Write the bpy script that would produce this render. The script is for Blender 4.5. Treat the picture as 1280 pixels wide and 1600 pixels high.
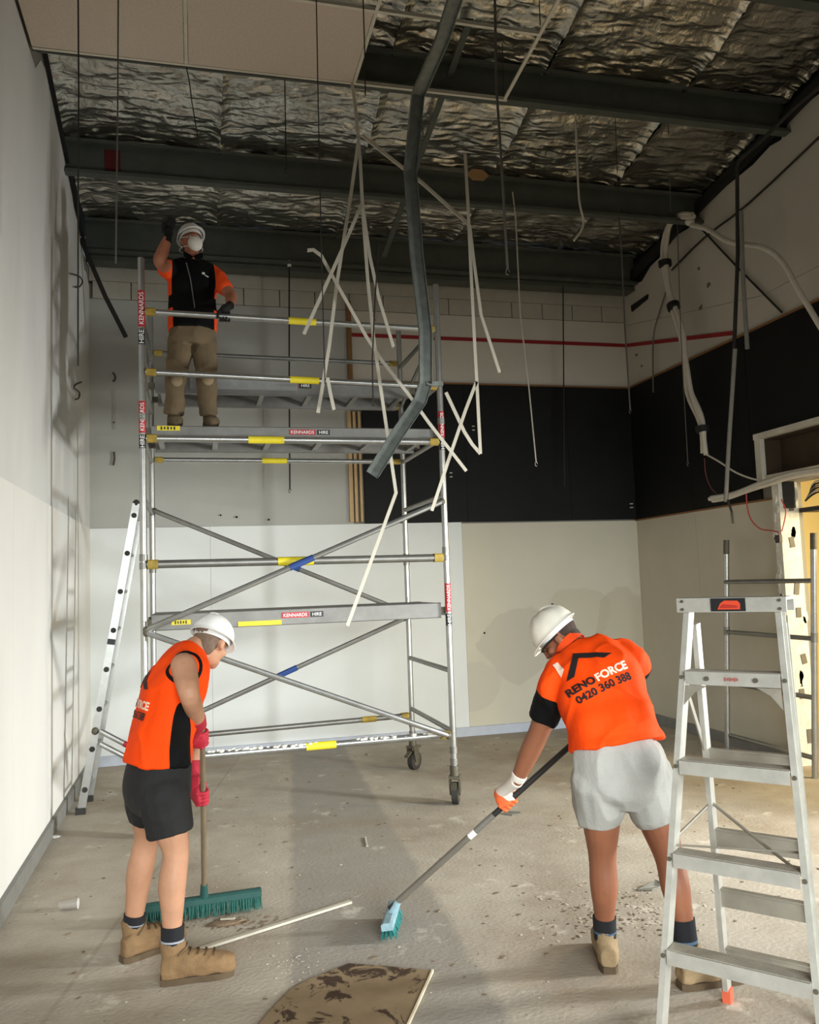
import bpy, bmesh, math, random
import numpy as np
from mathutils import Vector, Matrix, Quaternion, noise
from mathutils.bvhtree import BVHTree

random.seed(7); np.random.seed(7)
for o in list(bpy.data.objects): bpy.data.objects.remove(o, do_unlink=True)
SC = bpy.context.scene; COL = SC.collection
V = Vector

# ---------------------------------------------------------------- camera
F_PX, YAW, PITCH, ROLL, CAM_H = 1311.39, .2508, .0840, -.0353, 1.7308
D, LX, RX, WALL_H, B0, B1 = 9.155, 1.0544, 5.1775, 5.2195, 2.388, 4.021
def cam_axes():
    cy, sy, cp, sp = math.cos(YAW), math.sin(YAW), math.cos(PITCH), math.sin(PITCH)
    fwd = V((sy*cp, cy*cp, sp)); right = V((cy, -sy, 0)); up = right.cross(fwd)
    cr, sr = math.cos(ROLL), math.sin(ROLL)
    return cr*right+sr*up, -sr*right+cr*up, fwd
CR, CU, CF = cam_axes(); CAM = V((0, 0, CAM_H))
cam = bpy.data.objects.new('camera', bpy.data.cameras.new('camera')); COL.objects.link(cam)
cam.matrix_world = Matrix((( CR.x, CU.x, -CF.x, CAM.x), (CR.y, CU.y, -CF.y, CAM.y), (CR.z, CU.z, -CF.z, CAM.z), (0, 0, 0, 1)))
cam.data.sensor_fit = 'HORIZONTAL'; cam.data.sensor_width = 36; cam.data.lens = F_PX/1280*36
cam.data.clip_start = .05; SC.camera = cam
# ---------------------------------------------------------------- world, lights, exposure
w = bpy.data.worlds.new('world'); SC.world = w; w.use_nodes = True
bg = w.node_tree.nodes['Background']; bg.inputs['Color'].default_value = (.75, .85, 1, 1); bg.inputs['Strength'].default_value = .12
SC.view_settings.view_transform = 'Standard'; SC.view_settings.look = 'None'
SC.view_settings.gamma = 1; SC.view_settings.use_curve_mapping = False; SC.view_settings.exposure = 0.0
def area(name, loc, target, sx, sy, power, col, spread=180):
    l = bpy.data.lights.new(name, 'AREA'); l.shape = 'RECTANGLE'; l.size = sx; l.size_y = sy
    l.energy = power; l.color = col; l.spread = math.radians(spread)
    o = bpy.data.objects.new(name, l); COL.objects.link(o); o.location = loc
    o.rotation_euler = (V(target)-V(loc)).to_track_quat('-Z', 'Y').to_euler(); return o
# daylight entering through the glazed shopfront behind the camera and the side window right of it
area('shopfront_daylight', (2.0, -2.9, 1.9), (2.0, 9.0, -1.6), 5.6, 2.4, 156, (.925, .985, 1.0), 60)
area('side_window_daylight', (5.9, 3.0, 1.55), (-1.0, 6.9, .35), .5, .8, 112, (.935, .985, 1.0), 84)
area('back_room_lamp', (6.3, 4.9, 2.3), (5.0, 6.4, .2), .5, .5, 95, (1.0, .85, .52), 170)

# ---------------------------------------------------------------- pixel helpers (a pixel of the photo at a real depth)
def ray(x, y): return CR*((x-640)/F_PX) - CU*((y-800)/F_PX) + CF
def at(x, y, Y): d = ray(x, y); return CAM + d*(Y/d.y)
def atx(x, y, X): d = ray(x, y); return CAM + d*(X/d.x)
def atz(x, y, Z=0.0): d = ray(x, y); return CAM + d*((Z-CAM_H)/d.z)

# ---------------------------------------------------------------- materials
MATS = {}
def lin(c): return tuple(((x/12.92) if x <= .04045 else ((x+.055)/1.055)**2.4) for x in [k/255 for k in c])
def mat(name, rgb, rough=.6, metal=0., var=.12, scale=6., bump=0., bscale=60., stretch=(1, 1, 1), spec=.5, rgb2=None, detail=5, thr=None):
    """procedural principled material: base colour broken up by noise, optional bump"""
    if name in MATS: return MATS[name]
    m = bpy.data.materials.new(name); m.use_nodes = True; nt = m.node_tree; N = nt.nodes; Lk = nt.links
    b = N['Principled BSDF']; b.inputs['Roughness'].default_value = rough; b.inputs['Metallic'].default_value = metal
    b.inputs['Specular IOR Level'].default_value = spec
    tc = N.new('ShaderNodeTexCoord'); mp = N.new('ShaderNodeMapping'); mp.inputs['Scale'].default_value = stretch
    Lk.new(tc.outputs['Object'], mp.inputs['Vector'])
    n = N.new('ShaderNodeTexNoise'); n.inputs['Scale'].default_value = scale; n.inputs['Detail'].default_value = detail; n.inputs['Roughness'].default_value = .6
    Lk.new(mp.outputs['Vector'], n.inputs['Vector'])
    cr = N.new('ShaderNodeValToRGB'); c = lin(rgb)
    lo = tuple(x*(1-var) for x in c) if rgb2 is None else lin(rgb2); hi = tuple(min(1, x*(1+var)) for x in c) if rgb2 is None else c
    a, bb = thr if thr else (.3, .7)
    cr.color_ramp.elements[0].position = a; cr.color_ramp.elements[1].position = bb
    cr.color_ramp.elements[0].color = (*lo, 1); cr.color_ramp.elements[1].color = (*hi, 1)
    Lk.new(n.outputs['Fac'], cr.inputs['Fac']); Lk.new(cr.outputs['Color'], b.inputs['Base Color'])
    if bump:
        n2 = N.new('ShaderNodeTexNoise'); n2.inputs['Scale'].default_value = bscale; n2.inputs['Detail'].default_value = 4
        Lk.new(mp.outputs['Vector'], n2.inputs['Vector'])
        bp = N.new('ShaderNodeBump'); bp.inputs['Strength'].default_value = bump; bp.inputs['Distance'].default_value = .01
        Lk.new(n2.outputs['Fac'], bp.inputs['Height']); Lk.new(bp.outputs['Normal'], b.inputs['Normal'])
    MATS[name] = m; return m
def mat_attr(name, rgb_a, rgb_b, rough=.75, var=.08, attr='mask', bump=.15, rgb_c=None):
    """two cloth colours divided where the mesh attribute changes sign (third where attribute 'mask2' > 0)"""
    if name in MATS: return MATS[name]
    m = mat(name, rgb_a, rough, var=var, scale=9, bump=bump, bscale=120, spec=.15); nt = m.node_tree; N = nt.nodes; Lk = nt.links; b = N['Principled BSDF']
    src = b.inputs['Base Color'].links[0].from_socket
    for an, col in ((attr, rgb_b), ('mask2', rgb_c)):
        if col is None: continue
        a = N.new('ShaderNodeAttribute'); a.attribute_name = an
        g = N.new('ShaderNodeMath'); g.operation = 'GREATER_THAN'; g.inputs[1].default_value = 0; Lk.new(a.outputs['Fac'], g.inputs[0])
        mx = N.new('ShaderNodeMix'); mx.data_type = 'RGBA'; Lk.new(g.outputs[0], mx.inputs['Factor'])
        Lk.new(src, mx.inputs['A']); mx.inputs['B'].default_value = (*lin(col), 1); src = mx.outputs['Result']
    Lk.new(src, b.inputs['Base Color']); return m

# ---------------------------------------------------------------- mesh builder
ORI = {}
class MB:
    def __init__(s): s.v = []; s.f = []; s.xf = None
    def add(s, vs, fs):
        k = len(s.v); s.v += [V(q) for q in vs]; s.f += [tuple(i+k for i in q) for q in fs]; return s
    def box(s, c, size, M=None, taper=1):
        c = V(c); x, y, z = [q/2 for q in size]; vs = []
        for dz in (-1, 1):
            t = taper if dz > 0 else 1
            for dx, dy in ((-1, -1), (1, -1), (1, 1), (-1, 1)):
                q = V((dx*x*t, dy*y*t, dz*z)); vs.append(c + (M @ q if M else q))
        return s.add(vs, [(3, 2, 1, 0), (4, 5, 6, 7), (0, 1, 5, 4), (1, 2, 6, 5), (2, 3, 7, 6), (3, 0, 4, 7)])
    def bar(s, a, b, wd, h, up=(0, 0, 1), bev=0):
        if bev:
            x, y = wd/2, h/2
            return s.prism([(-x+bev, -y), (x-bev, -y), (x, -y+bev), (x, y-bev), (x-bev, y), (-x+bev, y), (-x, y-bev), (-x, -y+bev)], a, b, up)
        return s.prism([(-wd/2, -h/2), (wd/2, -h/2), (wd/2, h/2), (-wd/2, h/2)], a, b, up)
    def prism(s, poly, a, b, up=(0, 0, 1)):
        a, b = V(a), V(b); t = (b-a).normalized(); up = V(up)
        if abs(t.dot(up)) > .98: up = V((0, 1, 0)) if abs(t.y) < .9 else V((1, 0, 0))
        x = t.cross(up).normalized(); y = x.cross(t); n = len(poly)
        vs = [a+x*p[0]+y*p[1] for p in poly]+[b+x*p[0]+y*p[1] for p in poly]
        fs = [(i, (i+1) % n, n+(i+1) % n, n+i) for i in range(n)]+[tuple(range(n))[::-1], tuple(range(n, 2*n))]
        return s.add(vs, fs)
    def sweep(s, poly, pts, up=(0, 0, 1)):
        """extrude a 2D section along a polyline, mitred"""
        pts = [V(q) for q in pts]; n = len(poly); m = len(pts); vs = []; prevx = None
        for i, q in enumerate(pts):
            t = ((pts[i]-pts[i-1]).normalized() if i else V((0, 0, 0)))+((pts[i+1]-pts[i]).normalized() if i < m-1 else V((0, 0, 0)))
            t.normalize(); u = V(up)
            if prevx is None:
                if abs(t.dot(u)) > .98: u = V((0, 1, 0))
                x = t.cross(u).normalized()
            else: x = (prevx-t*prevx.dot(t)).normalized()
            y = x.cross(t); prevx = x
            vs += [q+x*p[0]+y*p[1] for p in poly]
        fs = [(k*n+i, k*n+(i+1) % n, (k+1)*n+(i+1) % n, (k+1)*n+i) for k in range(m-1) for i in range(n)]
        fs += [tuple(range(n))[::-1], tuple(range((m-1)*n, m*n))]
        return s.add(vs, fs)
    def tube(s, pts, r, n=8):
        rs = r if isinstance(r, (list, tuple)) else [r]*len(pts)
        pts = [V(q) for q in pts]; m = len(pts); vs = []; px = None
        for i, q in enumerate(pts):
            t = ((pts[i]-pts[i-1]).normalized() if i else V((0, 0, 0)))+((pts[i+1]-pts[i]).normalized() if i < m-1 else V((0, 0, 0)))
            if t.length < 1e-6: t = V((0, 0, 1))
            t.normalize()
            if px is None:
                u = V((0, 0, 1)) if abs(t.z) < .9 else V((0, 1, 0)); x = t.cross(u).normalized()
            else: x = (px-t*px.dot(t)).normalized()
            y = x.cross(t); px = x
            for k in range(n):
                a = 2*math.pi*k/n; vs.append(q+(x*math.cos(a)+y*math.sin(a))*rs[i])
        fs = [(k*n+i, k*n+(i+1) % n, (k+1)*n+(i+1) % n, (k+1)*n+i) for k in range(m-1) for i in range(n)]
        fs += [tuple(range(n))[::-1], tuple(range((m-1)*n, m*n))]
        return s.add(vs, fs)
    def cyl(s, a, b, r, n=12): return s.tube([a, b], r, n)
    def rings(s, rings, n=20, caps=True):
        """loft through rings: (centre, axis u, axis v, half u, half v[, exponent])"""
        vs = []
        for R_ in rings:
            c, u, v, a, b = R_[:5]; e = R_[5] if len(R_) > 5 else 2.0
            for k in range(n):
                t = 2*math.pi*k/n; ct, st = math.cos(t), math.sin(t)
                vs.append(V(c)+V(u)*(a*math.copysign(abs(ct)**(2/e), ct))+V(v)*(b*math.copysign(abs(st)**(2/e), st)))
        m = len(rings)
        fs = [(k*n+i, k*n+(i+1) % n, (k+1)*n+(i+1) % n, (k+1)*n+i) for k in range(m-1) for i in range(n)]
        if caps: fs += [tuple(range(n))[::-1], tuple(range((m-1)*n, m*n))]
        return s.add(vs, fs)
    def ball(s, c, r, M=None, nu=14, nv=9):
        rx, ry, rz = r if isinstance(r, (tuple, list)) else (r, r, r); c = V(c); vs = []
        for j in range(1, nv):
            p = math.pi*j/nv
            for i in range(nu):
                a = 2*math.pi*i/nu; q = V((rx*math.sin(p)*math.cos(a), ry*math.sin(p)*math.sin(a), rz*math.cos(p))); vs.append(c+(M @ q if M else q))
        k = len(vs); q = V((0, 0, rz)); vs += [c+(M @ q if M else q), c-(M @ q if M else q)]
        fs = [(j*nu+i, (j+1)*nu+i, (j+1)*nu+(i+1) % nu, j*nu+(i+1) % nu) for j in range(nv-2) for i in range(nu)]
        fs += [(k, i, (i+1) % nu) for i in range(nu)]+[(k+1, (nv-2)*nu+(i+1) % nu, (nv-2)*nu+i) for i in range(nu)]
        return s.add(vs, fs)
    def poly(s, pts, th):
        """flat outline given as 3D points, thickened along -normal"""
        pts = [V(q) for q in pts]; n = len(pts); nn = V((0, 0, 0))
        for i in range(n): nn += pts[i].cross(pts[(i+1) % n])
        nn.normalize(); vs = pts+[q-nn*th for q in pts]
        return s.add(vs, [tuple(range(n)), tuple(range(n, 2*n))[::-1]]+[(i, n+i, n+(i+1) % n, (i+1) % n) for i in range(n)])
    def mesh(s, name, off):
        me = bpy.data.meshes.new(name); vs = [(s.xf @ q if s.xf else q)-off for q in s.v]
        me.from_pydata([tuple(q) for q in vs], [], s.f); me.update()
        bm = bmesh.new(); bm.from_mesh(me); bmesh.ops.recalc_face_normals(bm, faces=bm.faces); bm.to_mesh(me); bm.free(); return me
    def build(s, name, m, parent=None, base=None, smooth=35):
        if parent is not None: off = ORI[parent.name]
        elif base is not None: off = V(base)
        else:
            vs = [(s.xf @ q if s.xf else q) for q in s.v]; lo = [min(q[i] for q in vs) for i in range(3)]; hi = [max(q[i] for q in vs) for i in range(3)]
            off = V(((lo[0]+hi[0])/2, (lo[1]+hi[1])/2, lo[2]))
        me = s.mesh(name, off); return link(name, me, m, parent, off, smooth)
def link(name, me, m, parent, off, smooth=35):
    o = bpy.data.objects.new(name, me); COL.objects.link(o); me.materials.append(m)
    if smooth:
        me.polygons.foreach_set('use_smooth', [True]*len(me.polygons)); me.set_sharp_from_angle(angle=math.radians(smooth))
    ORI[o.name] = V(off)
    if parent is None: o.location = off
    else: o.parent = parent
    return o
def empty(name, loc):
    o = bpy.data.objects.new(name, None); COL.objects.link(o); o.location = loc; o.empty_display_size = .1; ORI[o.name] = V(loc); return o
def tag(o, label, cat, group=None):
    o['label'] = label; o['category'] = cat
    if group: o['group'] = group
    return o
def struct(o, label=None):
    o['kind'] = 'structure'
    if label: o['label'] = label
    return o
def spline(pts, k=6):
    pts = [V(q) for q in pts]; out = []
    for i in range(len(pts)-1):
        p0 = pts[max(i-1, 0)]; p1 = pts[i]; p2 = pts[i+1]; p3 = pts[min(i+2, len(pts)-1)]
        for j in range(k):
            t = j/k; out.append(.5*((2*p1)+(p2-p0)*t+(2*p0-5*p1+4*p2-p3)*t*t+(3*p1-p0-3*p2+p3)*t**3))
    return out+[pts[-1]]
def fspl(vals, k=6):
    return [q.x for q in spline([V((x, 0, 0)) for x in vals], k)]
def text_mesh(body, size, bold=0.0, shear=0):
    c = bpy.data.curves.new('t', 'FONT'); c.body = body; c.size = size; c.offset = bold; c.shear = shear; c.resolution_u = 3
    o = bpy.data.objects.new('t', c); COL.objects.link(o); dg = bpy.context.evaluated_depsgraph_get()
    me = bpy.data.meshes.new_from_object(o.evaluated_get(dg)); bpy.data.objects.remove(o); bpy.data.curves.remove(c)
    vs = [v.co.copy() for v in me.vertices]; fs = [tuple(p.vertices) for p in me.polygons]; bpy.data.meshes.remove(me)
    return vs, fs
def flat_text(name, body, width, centre, xdir, ydir, m, parent, off=.0015, bold=.0):
    """lettering printed flat on a surface"""
    vs, fs = text_mesh(body, 1.0, bold); x0 = min(q.x for q in vs); x1 = max(q.x for q in vs); y0 = min(q.y for q in vs); y1 = max(q.y for q in vs)
    k = width/(x1-x0); X = V(xdir).normalized(); Yv = V(ydir).normalized(); n = X.cross(Yv); mb = MB()
    mb.add([V(centre)+X*((q.x-(x0+x1)/2)*k)+Yv*((q.y-(y0+y1)/2)*k)+n*off for q in vs], fs)
    return mb.build(name, m, parent, smooth=0)
# ================================================================ THE SETTING
FRONT_Y = -3.0
M_conc_edge = mat('concrete_edge', (140, 132, 118), .9)
def floor_material():
    m = mat('floor_concrete', (182, 172, 156), .8, var=.16, scale=1.6, bump=.35, bscale=45, rgb2=(148, 136, 119), detail=8)
    nt = m.node_tree; N = nt.nodes; Lk = nt.links; b = N['Principled BSDF']; src = b.inputs['Base Color'].links[0].from_socket
    geo = N.new('ShaderNodeNewGeometry'); sep = N.new('ShaderNodeSeparateXYZ'); Lk.new(geo.outputs['Position'], sep.inputs[0])
    def math_(op, a, bb=None, c=None):
        n = N.new('ShaderNodeMath'); n.operation = op
        for i, q in enumerate((a, bb, c)):
            if q is None: continue
            if isinstance(q, (int, float)): n.inputs[i].default_value = q
            else: Lk.new(q, n.inputs[i])
        return n.outputs[0]
    def mix(fac, a, col):
        mx = N.new('ShaderNodeMix'); mx.data_type = 'RGBA'; Lk.new(fac, mx.inputs['Factor']); Lk.new(a, mx.inputs['A']); mx.inputs['B'].default_value = (*col, 1); return mx.outputs['Result']
    nz = N.new('ShaderNodeTexNoise'); nz.inputs['Scale'].default_value = 5; nz.inputs['Detail'].default_value = 7; Lk.new(geo.outputs['Position'], nz.inputs['Vector'])
    wob = math_('MULTIPLY_ADD', nz.outputs['Fac'], .10, -.05)
    # greyer strip of floor running away from the camera
    left = math_('MULTIPLY_ADD', sep.outputs['Y'], .11, -.05); a = math_('ADD', math_('SUBTRACT', sep.outputs['X'], left), wob)
    right = math_('MULTIPLY_ADD', sep.outputs['Y'], .06, .98); c = math_('ADD', math_('SUBTRACT', right, sep.outputs['X']), wob)
    e = math_('MINIMUM', a, c); mr = N.new('ShaderNodeMapRange'); mr.inputs['From Min'].default_value = -.02; mr.inputs['From Max'].default_value = .03
    Lk.new(e, mr.inputs['Value']); fac = math_('MULTIPLY', mr.outputs['Result'], .62)
    src = mix(fac, src, lin((130, 126, 118)))
    # second fainter joint on the left
    l2 = math_('ABSOLUTE', math_('SUBTRACT', sep.outputs['X'], math_('MULTIPLY_ADD', sep.outputs['Y'], .2, -1.4)))
    f2 = math_('LESS_THAN', l2, .012); src = mix(math_('MULTIPLY', f2, .25), src, lin((118, 104, 86)))
    # brown and dark stains
    for sc, lo, hi, amt, col in ((.9, .52, .66, .38, (134, 112, 84)), (13, .64, .70, .5, (104, 88, 68)), (34, .70, .74, .8, (72, 60, 46)), (3.1, .60, .68, .45, (224, 216, 200))):
        n = N.new('ShaderNodeTexNoise'); n.inputs['Scale'].default_value = sc; n.inputs['Detail'].default_value = 8; n.inputs['Roughness'].default_value = .65
        Lk.new(geo.outputs['Position'], n.inputs['Vector'])
        r = N.new('ShaderNodeMapRange'); r.inputs['From Min'].default_value = lo; r.inputs['From Max'].default_value = hi; Lk.new(n.outputs['Fac'], r.inputs['Value'])
        src = mix(math_('MULTIPLY', r.outputs['Result'], amt), src, lin(col))
    Lk.new(src, b.inputs['Base Color']); return m
mb = MB(); mb.box((2.2, 3.0, -.1), (8.2, 13.2, .2))
struct(mb.build('floor', floor_material(), base=(2.2, 3, -.2), smooth=0), 'bare stained concrete floor with a greyer strip')
mb = MB(); mb.box((6.8, 3.0, -.1), (1.0, 13.2, .2)); struct(mb.build('floor', M_conc_edge, base=(6.8, 3, -.2), smooth=0), 'concrete floor of the room beyond the opening')

M_render = mat('render_grey', (140, 135, 124), .92, var=.06, scale=2.2, bump=.1, bscale=30)
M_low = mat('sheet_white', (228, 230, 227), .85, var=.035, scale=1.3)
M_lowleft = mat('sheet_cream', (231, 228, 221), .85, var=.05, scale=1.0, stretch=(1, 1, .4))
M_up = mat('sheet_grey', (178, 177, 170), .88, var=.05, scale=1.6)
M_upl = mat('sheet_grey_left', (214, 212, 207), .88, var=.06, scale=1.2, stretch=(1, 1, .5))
M_blk = mat('black_board', (17, 17, 16), .62, var=.35, scale=2.0, spec=.25)
M_white = mat('white_board', (206, 199, 186), .85, var=.04, scale=2.0)
M_block = mat('painted_block', (186, 180, 166), .9, var=.07, scale=6, bump=.25, bscale=70)
M_red = mat('red_stripe', (146, 26, 26), .6, var=.2, scale=30)
M_trimb = mat('skirting_grey', (128, 126, 120), .7, var=.1, scale=8)
M_trimw = mat('skirting_pale', (190, 196, 208), .55, var=.08, scale=6)
M_wood = mat('timber_stud', (196, 166, 122), .8, var=.18, scale=14, stretch=(6, 6, .6))
M_woodd = mat('timber_brown', (130, 92, 52), .75, var=.2, scale=14, stretch=(6, 6, .6))
M_dark = mat('dark_gap', (22, 20, 18), .9)

def cream_material():
    m = mat('sheet_cream_patched', (206, 200, 181), .88, var=.04, scale=1.4); nt = m.node_tree; N = nt.nodes; Lk = nt.links; b = N['Principled BSDF']
    src = b.inputs['Base Color'].links[0].from_socket; geo = N.new('ShaderNodeNewGeometry')
    nz = N.new('ShaderNodeTexNoise'); nz.inputs['Scale'].default_value = 2.3; Lk.new(geo.outputs['Position'], nz.inputs['Vector'])
    for (cx, cz, rx, rz, col, amt) in ((3.62, .98, .52, .46, (186, 178, 162), .55), (4.35, 1.28, .42, .36, (184, 174, 148), .4), (4.95, 1.05, .4, .55, (180, 169, 142), .45), (3.05, .55, .35, .3, (192, 186, 172), .5)):
        mp = N.new('ShaderNodeMapping'); mp.vector_type = 'POINT'; mp.inputs['Location'].default_value = (-cx/rx, 0, -cz/rz); mp.inputs['Scale'].default_value = (1/rx, 0, 1/rz)
        Lk.new(geo.outputs['Position'], mp.inputs['Vector'])
        ln = N.new('ShaderNodeVectorMath'); ln.operation = 'LENGTH'; Lk.new(mp.outputs['Vector'], ln.inputs[0])
        ad = N.new('ShaderNodeMath'); ad.operation = 'MULTIPLY_ADD'; Lk.new(nz.outputs['Fac'], ad.inputs[0]); ad.inputs[1].default_value = .9; Lk.new(ln.outputs['Value'], ad.inputs[2])
        mr = N.new('ShaderNodeMapRange'); mr.inputs['From Min'].default_value = 1.36; mr.inputs['From Max'].default_value = 1.42; mr.inputs['To Min'].default_value = amt; mr.inputs['To Max'].default_value = 0
        Lk.new(ad.outputs[0], mr.inputs['Value'])
        mx = N.new('ShaderNodeMix'); mx.data_type = 'RGBA'; Lk.new(mr.outputs['Result'], mx.inputs['Factor']); Lk.new(src, mx.inputs['A']); mx.inputs['B'].default_value = (*lin(col), 1); src = mx.outputs['Result']
    Lk.new(src, b.inputs['Base Color']); return m
M_cream = cream_material()

# ---- back wall: rendered core, two block courses on top, lined with boards
mb = MB(); mb.box((2.06, D+.12, 2.5), (6.6, .2, 5.0)); wb = struct(mb.build('wall_back', M_render, base=(2.06, D+.12, 0), smooth=0), 'back wall of painted blocks lined with boards')
def ysheet(name, x0, x1, z0, z1, y, th, m, parent, gap=.003):
    b = MB(); b.box(((x0+x1)/2, y+th/2, (z0+z1)/2), (x1-x0-gap, th, z1-z0-gap)); return b.build(name, m, parent, smooth=0)
# block courses: vertical joints every 0.39 m, recessed
bw, bh = .393, .19
for row, zt in enumerate((WALL_H+.19, WALL_H, WALL_H-bh)):
    if row == 2: continue
    x = -LX-(.2 if row else 0.0)
    while x < RX:
        b = MB(); b.box((max(x, -LX)/2+min(x+bw, RX)/2, D+.06, zt-bh/2-.002), (min(x+bw, RX)-max(x, -LX)-.001, .12+random.uniform(-.0008, .0008), bh-.0015)); b.build('block', M_block, wb, smooth=0); x += bw
x = -LX+.03
while x < RX:   # third course, its vertical joints open and dark
    b = MB(); b.box((x/2+min(x+bw, RX)/2, D+.06, 4.93), (min(x+bw, RX)-x-.012, .12, .187)); b.build('block', M_block, wb, smooth=0); x += bw
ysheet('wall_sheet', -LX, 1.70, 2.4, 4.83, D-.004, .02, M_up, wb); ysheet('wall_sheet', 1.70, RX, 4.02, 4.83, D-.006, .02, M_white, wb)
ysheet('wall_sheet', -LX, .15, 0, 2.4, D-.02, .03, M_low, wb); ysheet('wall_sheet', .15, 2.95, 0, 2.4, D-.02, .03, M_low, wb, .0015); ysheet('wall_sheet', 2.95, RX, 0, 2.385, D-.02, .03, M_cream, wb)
for a, c in ((1.83, 3.03), (3.03, 4.32), (4.32, RX)): ysheet('black_panel', a, c, 2.40, 4.0, D-.03, .03, M_blk, wb)
ysheet('red_stripe', 1.74, RX, 4.525, 4.57, D-.012, .012, M_red, wb)
ysheet('timber_batten', 1.68, 1.735, 3.95, 4.93, D-.05, .05, M_woodd, wb)
for a, c in ((1.655, 1.70), (1.715, 1.75), (1.775, 1.805)): ysheet('timber_stud', a, c, 2.42, 3.66, D-.045, .05, M_wood, wb)
ysheet('timber_strip', 1.72, RX, 4.0, 4.022, D-.035, .04, M_woodd, wb)
mb = MB(); mb.box((2.06, D-.035, .05), (6.2, .03, .10)); struct(mb.build('baseboard_back', M_trimw, base=(2, D-.03, 0), smooth=0), 'pale skirting along the back wall')
# small nail holes, hooks and scars on the back wall
for (px, py, r) in ((370, 808, .012), (420, 812, .012), (345, 805, .01), (757, 989, .012), (863, 945, .018), (585, 500, .012), (178, 660, .008)):
    q = at(px, py, D-.022); b = MB(); b.cyl(q, q+V((0, -.006, 0)), r, 8); b.build('nail_hole', M_dark, wb)

# ---- left wall
mb = MB()
prof = [(FRONT_Y, 0), (D+.2, 0), (D+.2, 5.2), (8.69, 5.14), (8.0, 5.43), (7.43, 5.51), (6.92, 5.72), (6.2, 5.80), (FRONT_Y, 7.2)]
mb.poly([V((-LX-.004, y, z)) for y, z in prof], .2); wl = struct(mb.build('wall_left', M_render, base=(-LX-.1, 3, 0), smooth=0), 'tall left wall lined with pale plaster sheets')
if sum(v.co.x for v in wl.data.vertices)/len(wl.data.vertices) > .05: wl.location.x -= .2
def xsheet(name, outline, x, th, m, parent):
    b = MB(); n = len(outline); vs = [V((x, y, z)) for y, z in outline]+[V((x-th, y, z)) for y, z in outline]
    b.add(vs, [tuple(range(n)), tuple(range(n, 2*n))[::-1]]+[(i, n+i, n+(i+1) % n, (i+1) % n) for i in range(n)]); return b.build(name, m, parent, smooth=0)
def rc(y0, y1, z0, z1, g=.0015): return [(y0+g, z0+g), (y1-g, z0+g), (y1-g, z1-g), (y0+g, z1-g)]
ys = [FRONT_Y, -.6, 2.4, 5.4, D]
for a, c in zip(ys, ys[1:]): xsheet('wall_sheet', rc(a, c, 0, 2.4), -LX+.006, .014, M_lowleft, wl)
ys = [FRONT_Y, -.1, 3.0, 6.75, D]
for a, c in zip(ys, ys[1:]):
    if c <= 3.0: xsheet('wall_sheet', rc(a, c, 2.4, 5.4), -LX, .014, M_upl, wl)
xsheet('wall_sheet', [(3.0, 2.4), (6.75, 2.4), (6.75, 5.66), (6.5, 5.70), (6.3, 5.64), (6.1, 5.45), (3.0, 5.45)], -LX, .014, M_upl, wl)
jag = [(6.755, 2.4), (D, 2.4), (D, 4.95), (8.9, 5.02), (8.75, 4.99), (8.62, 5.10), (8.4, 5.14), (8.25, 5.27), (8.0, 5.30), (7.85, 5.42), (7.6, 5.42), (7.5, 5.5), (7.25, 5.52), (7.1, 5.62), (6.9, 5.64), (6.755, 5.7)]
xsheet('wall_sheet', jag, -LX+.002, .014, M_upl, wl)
for a, c, ex in ((FRONT_Y, 3.4, 0), (3.4, D, 0)):
    pass
mb = MB(); mb.box((-LX+.02, (FRONT_Y+D)/2, .055), (.028, D-FRONT_Y, .11)); struct(mb.build('baseboard_left', M_trimb, base=(-LX, 3, 0), smooth=0), 'grey skirting along the left wall')

# ---- right wall, with a doorway, a boxed cavity above it and a window out of frame
M_rlow = mat('sheet_taupe', (200, 192, 173), .88, var=.05, scale=1.5)
M_rup = mat('right_upper_white', (190, 182, 168), .9, var=.06, scale=1.5)
DY0, DY1, DZ = 4.3, 6.50, 2.56
WY0, WY1, WZ0, WZ1 = 1.9, 4.0, .05, 2.45
wr = struct(empty('wall_right', (RX, 3, 0)), 'right wall with black band, scarred upper boards and a doorway')
def rbox(name, y0, y1, z0, z1, x0, x1, m, parent=wr, gap=.002):
    b = MB(); b.box(((x0+x1)/2, (y0+y1)/2, (z0+z1)/2), (x1-x0, y1-y0-gap, z1-z0-gap)); return b.build(name, m, parent, smooth=0)
rbox('wall_core', 6.82, D+.2, 0, 5.1, RX+.01, RX+.2, M_render); rbox('wall_core', DY1+.02, 6.82, 0, 2.55, RX+.01, RX+.2, M_render); rbox('wall_core', DY1+.02, 6.82, 3.0, 5.1, RX+.01, RX+.2, M_render); rbox('wall_core', FRONT_Y, D+.2, 5.0, 7.3, RX+.04, RX+.2, M_dark)
rbox('wall_core', FRONT_Y, WY0, 0, 5.5, RX+.01, RX+.2, M_render); rbox('wall_core', WY0, WY1, WZ1, 5.5, RX+.01, RX+.2, M_render)
rbox('wall_core', WY1, DY0, 0, 5.5, RX+.01, RX+.2, M_render); rbox('wall_core', DY0, DY1+.02, 3.0, 5.5, RX+.01, RX+.2, M_render)
def rsheet(name, outline, x, th, m):
    b = MB(); n = len(outline); vs = [V((x, y, z)) for y, z in outline]+[V((x+th, y, z)) for y, z in outline]
    b.add(vs, [tuple(range(n)), tuple(range(n, 2*n))[::-1]]+[(i, n+i, n+(i+1) % n, (i+1) % n) for i in range(n)]); return b.build(name, m, wr, smooth=0)
topr = [(D, 5.16), (8.85, 5.22), (8.7, 5.2), (8.5, 5.30), (8.2, 5.34), (7.95, 5.44), (7.7, 5.42), (7.55, 5.50), (7.3, 5.52), (7.0, 5.56), (6.6, 5.57), (6.35, 5.62), (6.2, 5.6), (6.05, 5.74), (5.6, 5.74), (5.2, 5.8), (FRONT_Y, 7.1)]
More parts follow.
